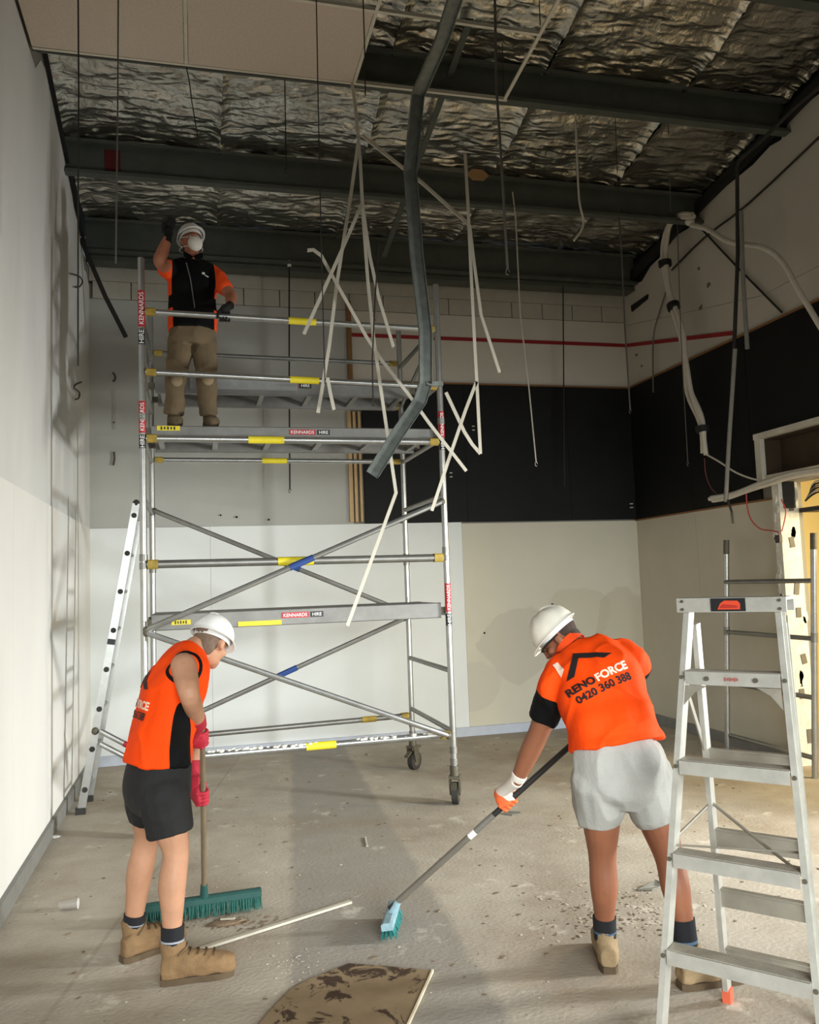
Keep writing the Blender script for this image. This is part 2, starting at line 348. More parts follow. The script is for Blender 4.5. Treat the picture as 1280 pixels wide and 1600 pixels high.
rsheet('upper_board', topr+[(FRONT_Y, 4.30), (6.612, 4.30), (D, 4.80)], RX, .03, M_rup)
rsheet('upper_board', [(D, 4.795), (6.612, 4.295), (FRONT_Y, 4.295), (FRONT_Y, 4.02), (D, 4.02)], RX, .03, M_rup)
ym = (WY1+DY0)/2
for a, c in ((7.9, D), (6.9, 7.9)): rbox('black_panel', a, c, 2.39, 4.0, RX-.012, RX+.02, M_blk)
rsheet('black_panel', [(6.897, 2.39), (6.897, 3.998), (5.5, 3.998), (5.5, 3.0), (6.8, 3.0), (6.8, 2.39)], RX-.012, .03, M_blk)
rbox('black_panel', 4.1, 5.497, 3.0, 4.0, RX-.012, RX+.02, M_blk); rbox('upper_board', FRONT_Y, 4.1, 2.5, 4.0, RX-.01, RX+.02, M_rup)
for a, c in ((7.9, D), (DY1+.02, 7.9)): rbox('wall_sheet', a, c, 0, 2.38, RX-.008, RX+.02, M_rlow)
rbox('wall_sheet', FRONT_Y, WY0, 0, 2.5, RX-.008, RX+.02, M_rlow); rbox('wall_sheet', WY1, DY0, 0, 2.5, RX-.008, RX+.02, M_rlow)
rbox('timber_strip', 6.6, D, 2.375, 2.395, RX-.022, RX, M_woodd); rbox('timber_strip', 4.2, D, 4.0, 4.022, RX-.022, RX, M_woodd)
b = MB(); b.bar(V((RX-.004, D-.02, 4.545)), V((RX-.004, 7.06, 4.075)), .014, .042, (0, 0, 1)); b.build('red_stripe', M_red, wr, smooth=0)
b = MB(); b.poly([atx(988, 478, RX-.002), atx(1014, 460, RX-.002), atx(1013, 467, RX-.002), atx(989, 487, RX-.002)], .02); b.build('vent_slot', M_dark, wr, smooth=0)
for (px, py, r) in ((1107, 445, .035), (1095, 480, .03), (995, 555, .025), (1003, 572, .02), (1092, 420, .02), (1145, 600, .02)):   # torn paper scars
    q = atx(px, py, RX-.003); b = MB(); n = 9
    b.poly([q+V((0, r*math.cos(k*2*math.pi/n)*random.uniform(.6, 1.5), r*math.sin(k*2*math.pi/n)*random.uniform(.4, 1.1))) for k in range(n)], .003); b.build('paper_scar', mat('scar', (112, 104, 92), .9), wr, smooth=0)
mb = MB(); mb.box((RX-.02, (DY1+D)/2+.02, .055), (.028, D-DY1-.06, .11)); struct(mb.build('baseboard_right', M_trimb, base=(RX, 8, 0), smooth=0), 'grey skirting along the right wall')
# boxed cavity above the doorway
M_frame = mat('frame_offwhite', (205, 198, 182), .8, var=.1, scale=9)
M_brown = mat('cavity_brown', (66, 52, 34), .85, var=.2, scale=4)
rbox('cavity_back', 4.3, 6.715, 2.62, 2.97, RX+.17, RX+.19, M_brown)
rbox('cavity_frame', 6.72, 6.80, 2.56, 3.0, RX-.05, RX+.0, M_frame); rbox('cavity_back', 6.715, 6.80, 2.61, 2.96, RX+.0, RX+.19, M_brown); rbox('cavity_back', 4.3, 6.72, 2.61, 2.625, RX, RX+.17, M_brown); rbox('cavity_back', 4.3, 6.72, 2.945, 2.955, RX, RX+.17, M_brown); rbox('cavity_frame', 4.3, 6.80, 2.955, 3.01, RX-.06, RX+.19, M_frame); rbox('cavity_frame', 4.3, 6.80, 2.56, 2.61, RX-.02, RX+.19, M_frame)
# door jamb: punched steel stud with plaster residue
dj = struct(empty('door_1', (RX, DY1, 0)), 'rough doorway with a plaster crusted jamb')
M_jamb = mat('jamb_white', (214, 210, 198), .85, var=.16, scale=12, bump=.4, bscale=25); M_hole = mat('jamb_hole', (112, 106, 92), .8)
b = MB(); b.box((RX+.03, DY1+.03, 1.26), (.20, .09, 2.52)); b.build('door_jamb', M_jamb, dj, smooth=0)
for i in range(7):
    z = .3+i*.33+random.uniform(-.06, .06); b = MB(); b.box((RX-.005+.09*random.uniform(.2, .9), DY1-.018, z), (.05, .012, .10+random.uniform(-.02, .02)), Matrix.Rotation(random.uniform(-.2, .2), 3, 'Y')); b.build('punched_hole', M_hole, dj, smooth=0)
for i in range(44):
    z = random.uniform(.1, 2.45); n = 7; r = random.uniform(.02, .05); q = V((RX-.072 if i % 2 else RX+random.uniform(-.05, .12), DY1+random.uniform(-.0, .07) if i % 2 else DY1-.017, z)); b = MB()
    if i % 2: b.poly([q+V((0, r*math.cos(k*2*math.pi/n)*.7, 1.6*r*math.sin(k*2*math.pi/n)*random.uniform(.6, 1.2))) for k in range(n)], .012)
    else: b.poly([q+V((r*math.cos(k*2*math.pi/n)*.7, 0, 1.6*r*math.sin(k*2*math.pi/n)*random.uniform(.6, 1.2))) for k in range(n)], .012)
    b.build('plaster_flake', M_jamb, dj, smooth=0)
rbox('door_head', DY0, DY1, 2.52, 2.56, RX-.01, RX+.2, M_frame, dj)
# room beyond the doorway
M_annex = mat('annex_cream', (232, 214, 160), .85, var=.06, scale=2)
for nm, c, s in (('wall_annex', (7.25, 5.5, 1.5), (.1, 5, 3.0)), ('wall_annex', (6.3, 7.85, 1.5), (1.9, .1, 3.0)), ('wall_annex', (6.3, 4.05, 1.5), (1.9, .1, 3.0)), ('ceiling_annex', (6.3, 5.95, 3.05), (1.9, 3.9, .1))):
    b = MB(); b.box(c, s); struct(b.build(nm, M_annex, base=(c[0], c[1], c[2]-s[2]/2), smooth=0), 'cream surface of the lit room beyond the doorway')
# window in the right wall and shopfront behind the camera (both outside the frame)
M_alu = mat('window_aluminium', (150, 150, 150), .4, .8)
w1 = struct(empty('window_1', (RX, 3, 0)), 'side window frame'); b = MB()
for y in (WY0+.03, WY1-.03): b.box((RX+.1, y, (WZ0+WZ1)/2), (.08, .06, WZ1-WZ0))
for z in (WZ0+.03, WZ1-.03): b.box((RX+.1, (WY0+WY1)/2, z), (.08, WY1-WY0, .06))
b.build('window_frame', M_alu, w1, smooth=0)
mb = MB(); mb.box((2.06, FRONT_Y-.1, 4.9), (6.6, .2, 4.4)); struct(mb.build('wall_front', M_render, base=(2.06, FRONT_Y-.1, 2.7), smooth=0), 'bulkhead above the shopfront')
w2 = struct(empty('window_2', (2.06, FRONT_Y, 0)), 'shopfront window frame'); b = MB()
for x in (-LX+.05, 1.0, 3.1, RX-.05): b.box((x, FRONT_Y-.05, 1.35), (.08, .08, 2.7))
b.build('window_frame', M_alu, w2, smooth=0)

# ---- roof: sheet, foil blankets, purlins
M_purlin = mat('purlin_green_grey', (84, 88, 80), .6, .15, var=.15, scale=5)
M_roof = mat('roof_sheet', (60, 60, 58), .7)
def foil_z(y):
    ks = [(-3.2, 7.45), (4.91, 6.13), (6.15, 5.915), (7.5, 5.67), (8.9, 5.565), (9.4, 5.5)]
    for (y0, z0), (y1, z1) in zip(ks, ks[1:]):
        if y <= y1: return z0+(z1-z0)*(y-y0)/(y1-y0)
    return ks[-1][1]
mb = MB(); yy = [-3.2, 4.91, 6.15, 7.5, 8.9, 9.4]
for y0, y1 in zip(yy, yy[1:]):
    a, c = foil_z(y0)+.1, foil_z(y1)+.1
    mb.add([(-1.5, y0, a), (5.6, y0, a), (5.6, y1, c), (-1.5, y1, c), (-1.5, y0, a+.06), (5.6, y0, a+.06), (5.6, y1, c+.06), (-1.5, y1, c+.06)], [(3, 2, 1, 0), (4, 5, 6, 7), (0, 1, 5, 4), (1, 2, 6, 5), (2, 3, 7, 6), (3, 0, 4, 7)])
ceil = struct(mb.build('ceiling', M_roof, base=(2, 3, 5), smooth=0), 'pitched metal roof lined with silver foil blankets on dark purlins')
def foil_material():
    m = mat('foil_silver', (196, 193, 184), .31, 1.0, var=.15, scale=3, bump=1.0, bscale=22); nt = m.node_tree; N = nt.nodes; Lk = nt.links; b = N['Principled BSDF']
    geo = N.new('ShaderNodeNewGeometry'); mp = N.new('ShaderNodeMapping'); mp.inputs['Scale'].default_value = (5, 16, 8); Lk.new(geo.outputs['Position'], mp.inputs['Vector'])
    vo = N.new('ShaderNodeTexNoise'); vo.noise_type = 'RIDGED_MULTIFRACTAL'; vo.inputs['Scale'].default_value = 1.1; vo.inputs['Detail'].default_value = 5; Lk.new(mp.outputs['Vector'], vo.inputs['Vector'])
    bp = N.new('ShaderNodeBump'); bp.inputs['Strength'].default_value = .9; bp.inputs['Distance'].default_value = .03; Lk.new(vo.outputs['Fac'], bp.inputs['Height'])
    old = b.inputs['Normal'].links[0].from_node; Lk.new(bp.outputs['Normal'], old.inputs['Normal']); return m
M_foil = foil_material()
def nz(p): return noise.noise(p)
xs = [-LX+.01, .26, 1.55, 2.85, 4.15, RX-.01]
for i, (x0, x1) in enumerate(zip(xs, xs[1:])):
    nx = max(8, int((x1-x0)/.04)); y0, y1 = 3.6, 9.12; ny = int((y1-y0)/.03); vs = []; fs = []
    for j in range(ny+1):
        y = y0+(y1-y0)*j/ny
        d = min(abs(y-q) for q in (4.91, 6.15, 7.5, 8.9)); sag = -.05*min(1, d/.5)
        for k in range(nx+1):
            x = x0+(x1-x0)*k/nx; e = min(x-x0, x1-x)
            t = 1-abs(nz((x*1.7+i*9, y*8.5, 3.1))); t2 = 1-abs(nz((x*4+3, y*14+i*5, 8.1))); t3 = nz((x*.9, y*1.1, i*4.0))
            z = foil_z(y)+sag+(t**3)*.032+(t2**2)*.020+(1-abs(nz((x*9+1, y*22, i*3.0))))**2*.010+t3*.035-.02-(.03*max(0, 1-e/.07))
            vs.append((x, y, z-ORI[ceil.name].z)); 
    vs = [(a-ORI[ceil.name].x, q-ORI[ceil.name].y, c) for a, q, c in vs]
    fs = [(j*(nx+1)+k, j*(nx+1)+k+1, (j+1)*(nx+1)+k+1, (j+1)*(nx+1)+k) for j in range(ny) for k in range(nx)]
    me = bpy.data.meshes.new('foil_blanket'); me.from_pydata(vs, [], fs); link('foil_blanket', me, M_foil, ceil, ORI[ceil.name], 60)
b = MB()
for y0, y1 in ((-3.0, 3.6),): b.add([(-LX, y0, foil_z(y0)), (RX, y0, foil_z(y0)), (RX, y1, foil_z(y1)), (-LX, y1, foil_z(y1))], [(0, 1, 2, 3)])
b.build('foil_blanket', M_foil, ceil, smooth=0)
def cpur(y, zb, h, name='purlin'):
    t = .012; f = .085; b = MB()
    sec = [(0, 0), (f, 0), (f, .03), (f-t, .03), (f-t, t), (t, t), (t, h-t), (f-t, h-t), (f-t, h-.03), (f, h-.03), (f, h), (0, h)]
    b.prism([(-(q[0]), q[1]) for q in sec], V((RX+.0, y, zb)), V((-LX, y, zb)), (0, 0, 1)); b.build(name, M_purlin, ceil, smooth=0)
cpur(8.88, 5.20, .36); cpur(7.5, 5.355, .31); cpur(6.15, 5.60, .31); cpur(4.91, 5.82, .31); cpur(3.6, 6.05, .31)
b = MB(); b.box((2.06, 8.95, 5.16), (6.2, .2, .05)); b.build('eave_angle', M_purlin, ceil, smooth=0)
for y in (6.15, 7.5): # stiffening lips
    pass
b = MB(); b.bar(at(735, 30, 5.6), at(600, 400, 8.6), .05, .02); b.build('roof_brace', M_purlin, ceil, smooth=0)
for (px, py, w_) in ((740, 672, .03), (705, 745, .03), (987, 793, .04), (732, 470, .0)):
    if w_: q = at(px, py, D-.035); b = MB(); b.box(q, (w_, .012, .012)); b.build('wall_fixing', M_frame, wb, smooth=0); b = MB(); b.box(q+V((0, 0, .045)), (w_, .012, .012)); b.build('wall_fixing', M_frame, wb, smooth=0)
b = MB(); q = at(176, 252, 7.49); b.box(q, (.13, .012, .2)); b.build('red_paint_patch', mat('red_primer', (92, 22, 20), .8), ceil, smooth=0)
b = MB(); q = at(747, 273, 7.0); b.poly([q+V((.09*math.cos(k*math.pi/3)*1.2, 0, .06*math.sin(k*math.pi/3))) for k in range(6)], .006); b.build('torn_patch', mat('tan_patch', (176, 138, 92), .8), ceil, smooth=0)
b = MB(); b.bar(V((-LX+.02, 6.1, 5.80)), V((-LX+.02, 8.9, 5.14)), .03, .03); b.build('wall_angle', M_dark, ceil, smooth=0)
b = MB(); b.bar(V((RX-.03, 5.3, 5.86)), V((RX-.03, 9.1, 5.30)), .05, .10); b.build('wall_angle', M_dark, ceil, smooth=0)

# ---- what is left of the hung ceiling: tiles and grid
M_tile = mat('tile_pinkish', (206, 190, 174), .9, var=.08, scale=60, bump=.3, bscale=90)
M_rail = mat('rail_white', (214, 207, 190), .5, .1, var=.06, scale=10); M_raild = mat('rail_dark_edge', (52, 46, 38), .7)
TZ = 5.45
tgrp = 'ceiling tiles still in the grid'
for i, (x0, x1) in enumerate(((-LX+.02, -.035), (-.005, 1.175))):
    b = MB(); b.box(((x0+x1)/2, 5.455, TZ+.012), (x1-x0, .80, .015)); tag(b.build('acoustic_tile', M_tile, smooth=0), ['pinkish white ceiling tile against the left wall', 'pinkish white ceiling tile second from the left wall, beside the open grid'][i], 'tile', tgrp)
TSEC = [(-.012, 0), (.012, 0), (.012, .003), (.002, .003), (.002, .032), (-.002, .032), (-.002, .003), (-.012, .003)]
g = tag(empty('hung_grid', (0.5, 5.4, TZ)), 'white metal ceiling grid rails still hanging below the foil roof', 'ceiling grid')
def rail(a, c, par=g, nm='grid_rail'): b = MB(); b.prism(TSEC, a, c, (0, 0, 1)); return b.build(nm, M_rail, par, smooth=0)
rail((-LX+.02, 5.87, TZ), (2.40, 5.85, TZ)); rail((.3, 5.04, TZ), (2.33, 5.06, TZ)); rail((-.02, 4.9, TZ+.002), (-.02, 5.87, TZ+.002)); rail((1.19, 4.5, TZ+.001), (1.19, 5.86, TZ+.001)); rail((2.31, 4.4, TZ+.002), (2.38, 5.85, TZ+.002))
b = MB(); b.bar(V((-LX+.01, 5.90, TZ+.035)), V((1.2, 5.885, TZ+.035)), .012, .06); b.build('grid_edge', M_raild, g, smooth=0)  # dark strip along the far edge of the tiles
for (x, y) in ((-.02, 5.88), (1.19, 5.88), (2.38, 5.86), (1.19, 5.0), (2.32, 5.0)):
    b = MB(); b.cyl(V((x, y, TZ+.03)), V((x+.02, y+.03, foil_z(y)-.02)), .004, 6); b.build('hanger_wire', mat('wire_dark', (70, 66, 60), .5, .6), g)
# ================================================================ SCAFFOLD TOWER
M_al = mat('aluminium_tube', (180, 180, 176), .32, .85, var=.10, scale=14)
M_al2 = mat('aluminium_dull', (142, 140, 134), .45, .75, var=.14, scale=10)
M_deck = mat('deck_aluminium', (128, 126, 121), .55, .55, var=.14, scale=8)
M_yel = mat('yellow_sleeve', (226, 206, 44), .55, var=.08, scale=20)
M_clip = mat('yellow_clip', (160, 134, 52), .65, var=.3, scale=20)
M_blue = mat('blue_sleeve', (38, 66, 128), .55)
M_lblr = mat('label_red', (182, 30, 40), .5); M_lblk = mat('label_black', (24, 24, 26), .5); M_lblw = mat('label_white', (236, 234, 230), .6)
M_rub = mat('caster_rubber', (44, 42, 38), .8, var=.2, scale=30); M_cast = mat('caster_steel', (98, 92, 78), .6, .5, var=.25, scale=30)
M_dust = mat('plaster_dust', (216, 212, 204), .95, var=.12, scale=60, bump=.6, bscale=80)
SX0, SX1, SY0, SY1 = -.37, 1.93, 6.41, 7.72
sc = tag(empty('scaffold_tower', (.78, 7.06, 0)), 'aluminium mobile scaffold tower on castors with two decks', 'scaffold')
TOPS = {(SX0, SY0): 4.23, (SX1, SY0): 4.15, (SX0, SY1): 4.25, (SX1, SY1): 4.17}
for (x, y), zt in TOPS.items():
    b = MB(); b.cyl((x, y, .22), (x, y, zt), .025, 14); st = b.build('standard', M_al, sc)
    for z in (1.98, 1.92, 3.02, .42, .33):
        if z < zt: b = MB(); b.cyl((x, y, z-.025), (x, y, z+.025), .030, 14); b.build('joint_collar', M_al2, st)
def wob(px): return px
for x in (SX0, SX1):
    for z in (.56, 1.03, 1.48, 2.42, 2.88, 3.32, 3.80):
        b = MB(); b.cyl((x, SY0, z), (x, SY1, z), .020, 10); b.build('frame_rung', M_al2, sc)
    b = MB(); b.cyl((x, SY0+.02, 3.80), (x, SY1-.02, 3.42), .016, 8); b.build('frame_brace', M_al2, sc)
def hrail(z0, z1, y, r, x0=SX0+.024, x1=SX1-.024, m=M_al, nm='guard_rail', clips=True, sleeve=None):
    a, c = V((x0, y, z0)), V((x1, y, z1)); b = MB(); b.cyl(a, c, r, 12); o = b.build(nm, m, sc); d = (c-a).normalized()
    if clips:
        for q, s_ in ((a, 1), (c, -1)):
            b = MB(); p = q+d*s_*.042; b.bar(p-d*.036, p+d*.036, r*2.25, r*2.25, bev=.010); b.build('rail_clip', M_clip, o)
    if sleeve:
        for f0, f1, mm in sleeve: b = MB(); b.cyl(a+(c-a)*f0, a+(c-a)*f1, r+.004, 12); b.build('marker_sleeve', mm, o)
    return o
hrail(3.82, 3.775, SY0, .024, sleeve=[(.475, .57, M_yel)]); hrail(3.36, 3.30, SY0, .024, sleeve=[(.475, .575, M_yel)])
hrail(2.86, 2.85, SY0, .025, sleeve=[(.33, .45, M_yel)])
hrail(3.87, 3.84, SY1, .021, m=M_al2); hrail(3.44, 3.41, SY1, .021, sleeve=[(.42, .53, M_yel)], m=M_al2); hrail(2.90, 2.885, SY1, .022, sleeve=[(.42, .52, M_yel)])
hrail(1.93, 1.92, SY0, .030, nm='ledger', m=M_al2, sleeve=[(.42, .54, M_yel)])
hrail(.53, .54, SY0, .026, nm='ledger', m=M_al, sleeve=[(.50, .60, M_yel)])
hrail(.46, .50, SY1, .024, nm='ledger', m=M_al2, sleeve=[(.80, .86, M_clip)])
b = MB(); random.seed(3)   # crumbs of plaster lying along the lowest rail
for i in range(170):
    x = SX0+.25+random.random()*1.95
    if .55 < (x-SX0)/2.3 < .66: continue
    r = random.uniform(.008, .02); b.ball((x, SY0+random.uniform(-.018, .018), .552+random.uniform(-.004, .008)), (r*1.3, r, r*.8), nu=6, nv=4)
q = b.build('plaster_crumbs', M_dust, sc); q['kind'] = 'stuff'
def diag(a, c, r=.022, m=M_al, sl=None):
    b = MB(); b.cyl(a, c, r, 10); o = b.build('diagonal_brace', m, sc); a, c = V(a), V(c)
    if sl: b = MB(); b.cyl(a+(c-a)*sl[0], a+(c-a)*sl[1], r+.004, 10); b.build('marker_sleeve', M_blue, o)
    for q in (a, c): b = MB(); b.ball(q, (.026, .022, .028)); b.build('brace_hook', M_cast, o)
yb, yr = SY0-.075, SY1-.04
diag((SX0+.02, yb, 1.46), (SX1-.04, yb, 2.36), sl=(.46, .54)); diag((SX0+.02, yr, 2.44), (SX1-.02, yr, 1.45), m=M_al2, sl=(.50, .56))
diag((SX0+.02, yb, 1.44), (SX1-.06, yb, .545)); diag((SX0+.1, yr, .56), (SX1-.05, yr, 1.40), m=M_al2, sl=(.45, .53))
def deck(y0, y1, z0, z1, x0, x1, nm='deck_platform'):
    o = MB()
    for y in (y0, y1): o.bar(V((x0, y, (z0+z1)/2)), V((x1, y, (z0+z1)/2)), .045, z1-z0, bev=.006)
    o.box(((x0+x1)/2, (y0+y1)/2, z1-.012), (x1-x0, y1-y0, .018)); o = o.build(nm, M_deck, sc, smooth=0)
    n = 5
    for i in range(n+1):
        x = x0+.06+(x1-x0-.12)*i/n; b = MB(); b.bar(V((x, y0+.02, z0+.03)), V((x, y1-.02, z0+.03)), .04, .03); b.build('cross_member', M_al2, o, smooth=0)
    for sx, xx in ((-1, x0), (1, x1)):
        for y in (y0, y1):
            b = MB(); b.box((xx+sx*.02, y, z0+.06), (.07, .035, .05)); b.build('deck_hook', M_cast, o, smooth=0)
    return o
d1 = deck(SY0+.06, SY0+.68, 2.865, 2.965, SX0+.06, SX1-.06); d2 = deck(7.17, 7.69, 3.375, 3.52, SX0+.06, SX1-.06); d3 = deck(SY0+.05, SY0+.66, 1.445, 1.565, SX0+.05, SX1-.05)
b = MB(); b.box((.42, 7.145, 3.46), (.9, .012, .09)); b.build('deck_trapdoor_edge', M_al, d2, smooth=0)
def hire_label(c, wdt, h, xd, yd, parent):
    X, Y_ = V(xd).normalized(), V(yd).normalized(); n = X.cross(Y_); c = V(c); Mx = Matrix((X, Y_, n)).transposed()
    b = MB(); b.box(c-X*wdt*.17, (wdt*.64, h, .002), Mx); b.build('hire_label', M_lblr, parent, smooth=0)
    b = MB(); b.box(c+X*wdt*.345, (wdt*.31, h, .002), Mx); b.build('hire_label', M_lblk, parent, smooth=0)
    flat_text('label_text', 'KENNARDS', wdt*.56, c-X*wdt*.17, X, Y_, M_lblw, parent, .003, .012); flat_text('label_text', 'HIRE', wdt*.22, c+X*wdt*.345, X, Y_, M_lblw, parent, .003, .012)
fx, fz = (1, 0, 0), (0, 0, 1)
q = at(473, 966, SY0+.02); hire_label((q.x, SY0+.024, 1.518), .32, .042, fx, fz, d3)
q = at(484, 682, SY0+.03); hire_label((q.x, SY0+.034, 2.925), .32, .04, fx, fz, d1)
q = at(457, 612, 7.14); hire_label((q.x, 7.142, 3.462), .33, .045, fx, fz, d2)
for px, x1, zz, y, par in ((268, 298, 1.50, SY0+.025, d3), (372, 440, 1.468, SY0+.022, d3), (248, 285, 2.945, SY0+.035, d1)):
    a = at(px, 960, y).x; c = at(x1, 960, y).x; b = MB(); b.box(((a+c)/2, y, zz), (c-a, .003, .035)); b.build('warning_label', M_yel, par, smooth=0)
    if px != 372: b = MB(); [b.box((a+(c-a)*(.2+.14*k_), y-.002, zz), ((c-a)*.07, .002, .018 if k_ % 2 else .024)) for k_ in range(5)]; q_ = b.build('label_print', M_lblk, par, smooth=0); q_['kind'] = 'stuff'
# vertical hire labels on the standards
def vlabel(x, y, z0, z1):
    zc = (z0+z1)/2; hh = z1-z0; cy = y
    for zz, h_, mm, t in ((z0+hh*.66, hh*.66, M_lblr, 'KENNARDS'), (z0+hh*.15, hh*.28, M_lblk, 'HIRE')):
        b = MB(); n = 8; vs = []
        for i in range(n+1):
            a = math.radians(200+140*i/n); vs += [(x+.0262*math.cos(a), y+.0262*math.sin(a), zz-h_/2), (x+.0262*math.cos(a), y+.0262*math.sin(a), zz+h_/2)]
        b.add(vs, [(2*i, 2*i+2, 2*i+3, 2*i+1) for i in range(n)]); b.build('hire_label', mm, sc)
        flat_text('label_text', t, h_*.88, (x, y-.0262, zz), (0, 0, 1), (-1, 0, 0), M_lblw, sc, .0015, .01)
vlabel(SX0, SY0, 3.56, 3.98); vlabel(SX0, SY0, 2.78, 3.14); vlabel(SX1, SY0, 1.38, 1.72); vlabel(SX1, SY0, 2.78, 3.10)
# castors
def caster(x, y, yaw):
    M3 = Matrix.Rotation(yaw, 3, 'Z'); T = lambda v: V((x, y, 0))+M3 @ V(v)
    o = MB(); o.cyl(T((0, 0, .22)), T((0, 0, .30)), .036, 12); o.box(T((0, 0, .215)), (.10, .085, .02), M3)
    for s in (-1, 1): o.bar(T((-.01, s*.036, .215)), T((.02, s*.036, .085)), .012, .075, tuple(M3 @ V((1, 0, 0))))
    o = o.build('caster', M_cast, sc)
    b = MB(); b.cyl(T((.02, -.024, .085)), T((.02, .024, .085)), .084, 24); b.build('wheel', M_rub, o)
    b = MB(); b.cyl(T((.02, -.027, .085)), T((.02, .027, .085)), .05, 18); b.build('wheel_hub', M_cast, o)
    b = MB(); b.bar(T((-.05, 0, .175)), T((-.12, 0, .14)), .04, .014); b.build('brake_lever', M_cast, o); b = MB(); b.bar(T((.05, 0, .185)), T((.115, 0, .20)), .04, .014); b.build('brake_lever', M_cast, o)
caster(SX1, SY0, 1.15); caster(SX1, SY1, .75); caster(SX0-.02, SY0, 2.0); caster(SX0, SY1, .4)

# ================================================================ LADDER leaning on the scaffold end
la = tag(empty('leaning_ladder', (-.9, 7.45, 0)), 'aluminium ladder leaning against the left end of the scaffold', 'ladder')
a0 = atz(127, 1266, .03); top = at(213, 787, a0.y); u = (top-a0).normalized(); yv = V((0.01, .42, 0)); sidev = u.cross(V((0, 1, 0))).normalized()
for k in (0, 1):
    b = MB(); b.prism([(-.030, -.013), (.030, -.013), (.030, -.008), (-.025, -.008), (-.025, .008), (.030, .008), (.030, .013), (-.030, .013)], a0+yv*k, top+yv*k, (0, 1, 0)); s = b.build('stile', M_al, la, smooth=0)
    b = MB(); b.box(a0+yv*k+V((-.005, 0, -.005)), (.075, .05, .05)); b.build('rubber_foot', M_rub, s, smooth=0)
    b = MB(); b.ball(top+yv*k, (.03, .015, .035)); b.build('end_cap', M_rub, s)
Lt = (top-a0).length
for i in range(8):
    q = a0+u*(.16+i*(Lt-.26)/7); b = MB(); b.cyl(q, q+yv, .015, 10); r = b.build('rung', M_al2, la)
    b = MB(); b.cyl(q+V((0, -.018, 0)), q+V((0, -.008, 0)), .022, 12); b.build('rung_end', M_rub, r)
q = a0+u*1.33; b = MB(); b.box(q+V((0, -.015, 0)), (.06, .012, .045), Matrix((u.cross(V((0, 1, 0))).normalized()*-1, V((0, 1, 0)), u)).transposed()); b.build('size_label', M_lblk, la, smooth=0)
for dz in (0, -.11):
    b = MB(); p0 = a0+u*.62+V((.04, -.04, dz*.9)); b.cyl(p0, p0+V((.34, -.05, -.20)), .022, 10); s = b.build('stay_tube', M_al, la)
    if dz == 0: b = MB(); b.cyl(p0+V((.18, -.0265, -.106)), p0+V((.24, -.0353, -.141)), .0235, 10); b.build('red_band', M_lblr, s)
b = MB(); b.ball(a0+u*.62+V((.0, -.03, 0)), (.028, .02, .03)); b.build('stay_coupler', M_cast, la)

# ================================================================ STEP LADDER in the right foreground
M_lad = mat('ladder_aluminium', (188, 185, 175), .42, .45, var=.12, scale=14, bump=.05)
M_ladt = mat('ladder_tread', (146, 139, 125), .6, .35, var=.12, scale=12)
cx, cy, th, LH, wt, wb_, df, dr, sp, wr_ = 2.0300, 2.8851, -.88395, 1.6242, .335, .561, .2978, .1359, .3333, .35
cth, sth = math.cos(th), math.sin(th); XD = V((cth, sth, 0)); YD = V((-sth, cth, 0))
def LW(x, y, z): return V((cx, cy, 0))+XD*x+YD*y+V((0, 0, z))
FLr = lambda s, z: LW(s*(wt+(wb_-wt)*(1-z/LH))/2, -df*(1-z/LH), z)
RLr = lambda s, z: LW(s*(wt+(wr_-wt)*(1-z/LH))/2, .05+dr*(1-z/LH), z)
sl = tag(empty('step_ladder', (cx, cy, 0)), 'open aluminium step ladder in the right foreground', 'ladder')
CH = lambda s: [(-.010*s, -.032), (.012*s, -.032), (.012*s, -.028), (-.006*s, -.028), (-.006*s, .028), (.012*s, .028), (.012*s, .032), (-.010*s, .032)]
for s in (-1, 1):
    b = MB(); b.sweep([(q[0], q[1]) for q in CH(-s)], [FLr(s, .03), FLr(s, LH-.02)], YD); o = b.build('front_rail', M_lad, sl, smooth=0)
    b = MB(); b.box(FLr(s, .02), (.05, .08, .045), Matrix.Rotation(th, 3, 'Z')); b.build('rubber_foot', mat('foot_orange', (206, 92, 62), .7), o, smooth=0)
    b = MB(); b.sweep([(q[0]*.9, q[1]*.8) for q in CH(-s)], [RLr(s, .05), RLr(s, LH-.10)], YD); o = b.build('rear_rail', M_lad, sl, smooth=0)
    b = MB(); b.box(RLr(s, .025), (.032, .045, .055), Matrix.Rotation(th, 3, 'Z')); b.build('rubber_foot', MATS['foot_orange'], o, smooth=0)
    b = MB(); b.bar(FLr(s, 1.30)+V((0, 0, 0)), RLr(s, .98), .006, .02); b.build('spreader_arm', M_ladt, sl, smooth=0)
hw = lambda z: (wt+(wb_-wt)*(1-z/LH))/2-.012
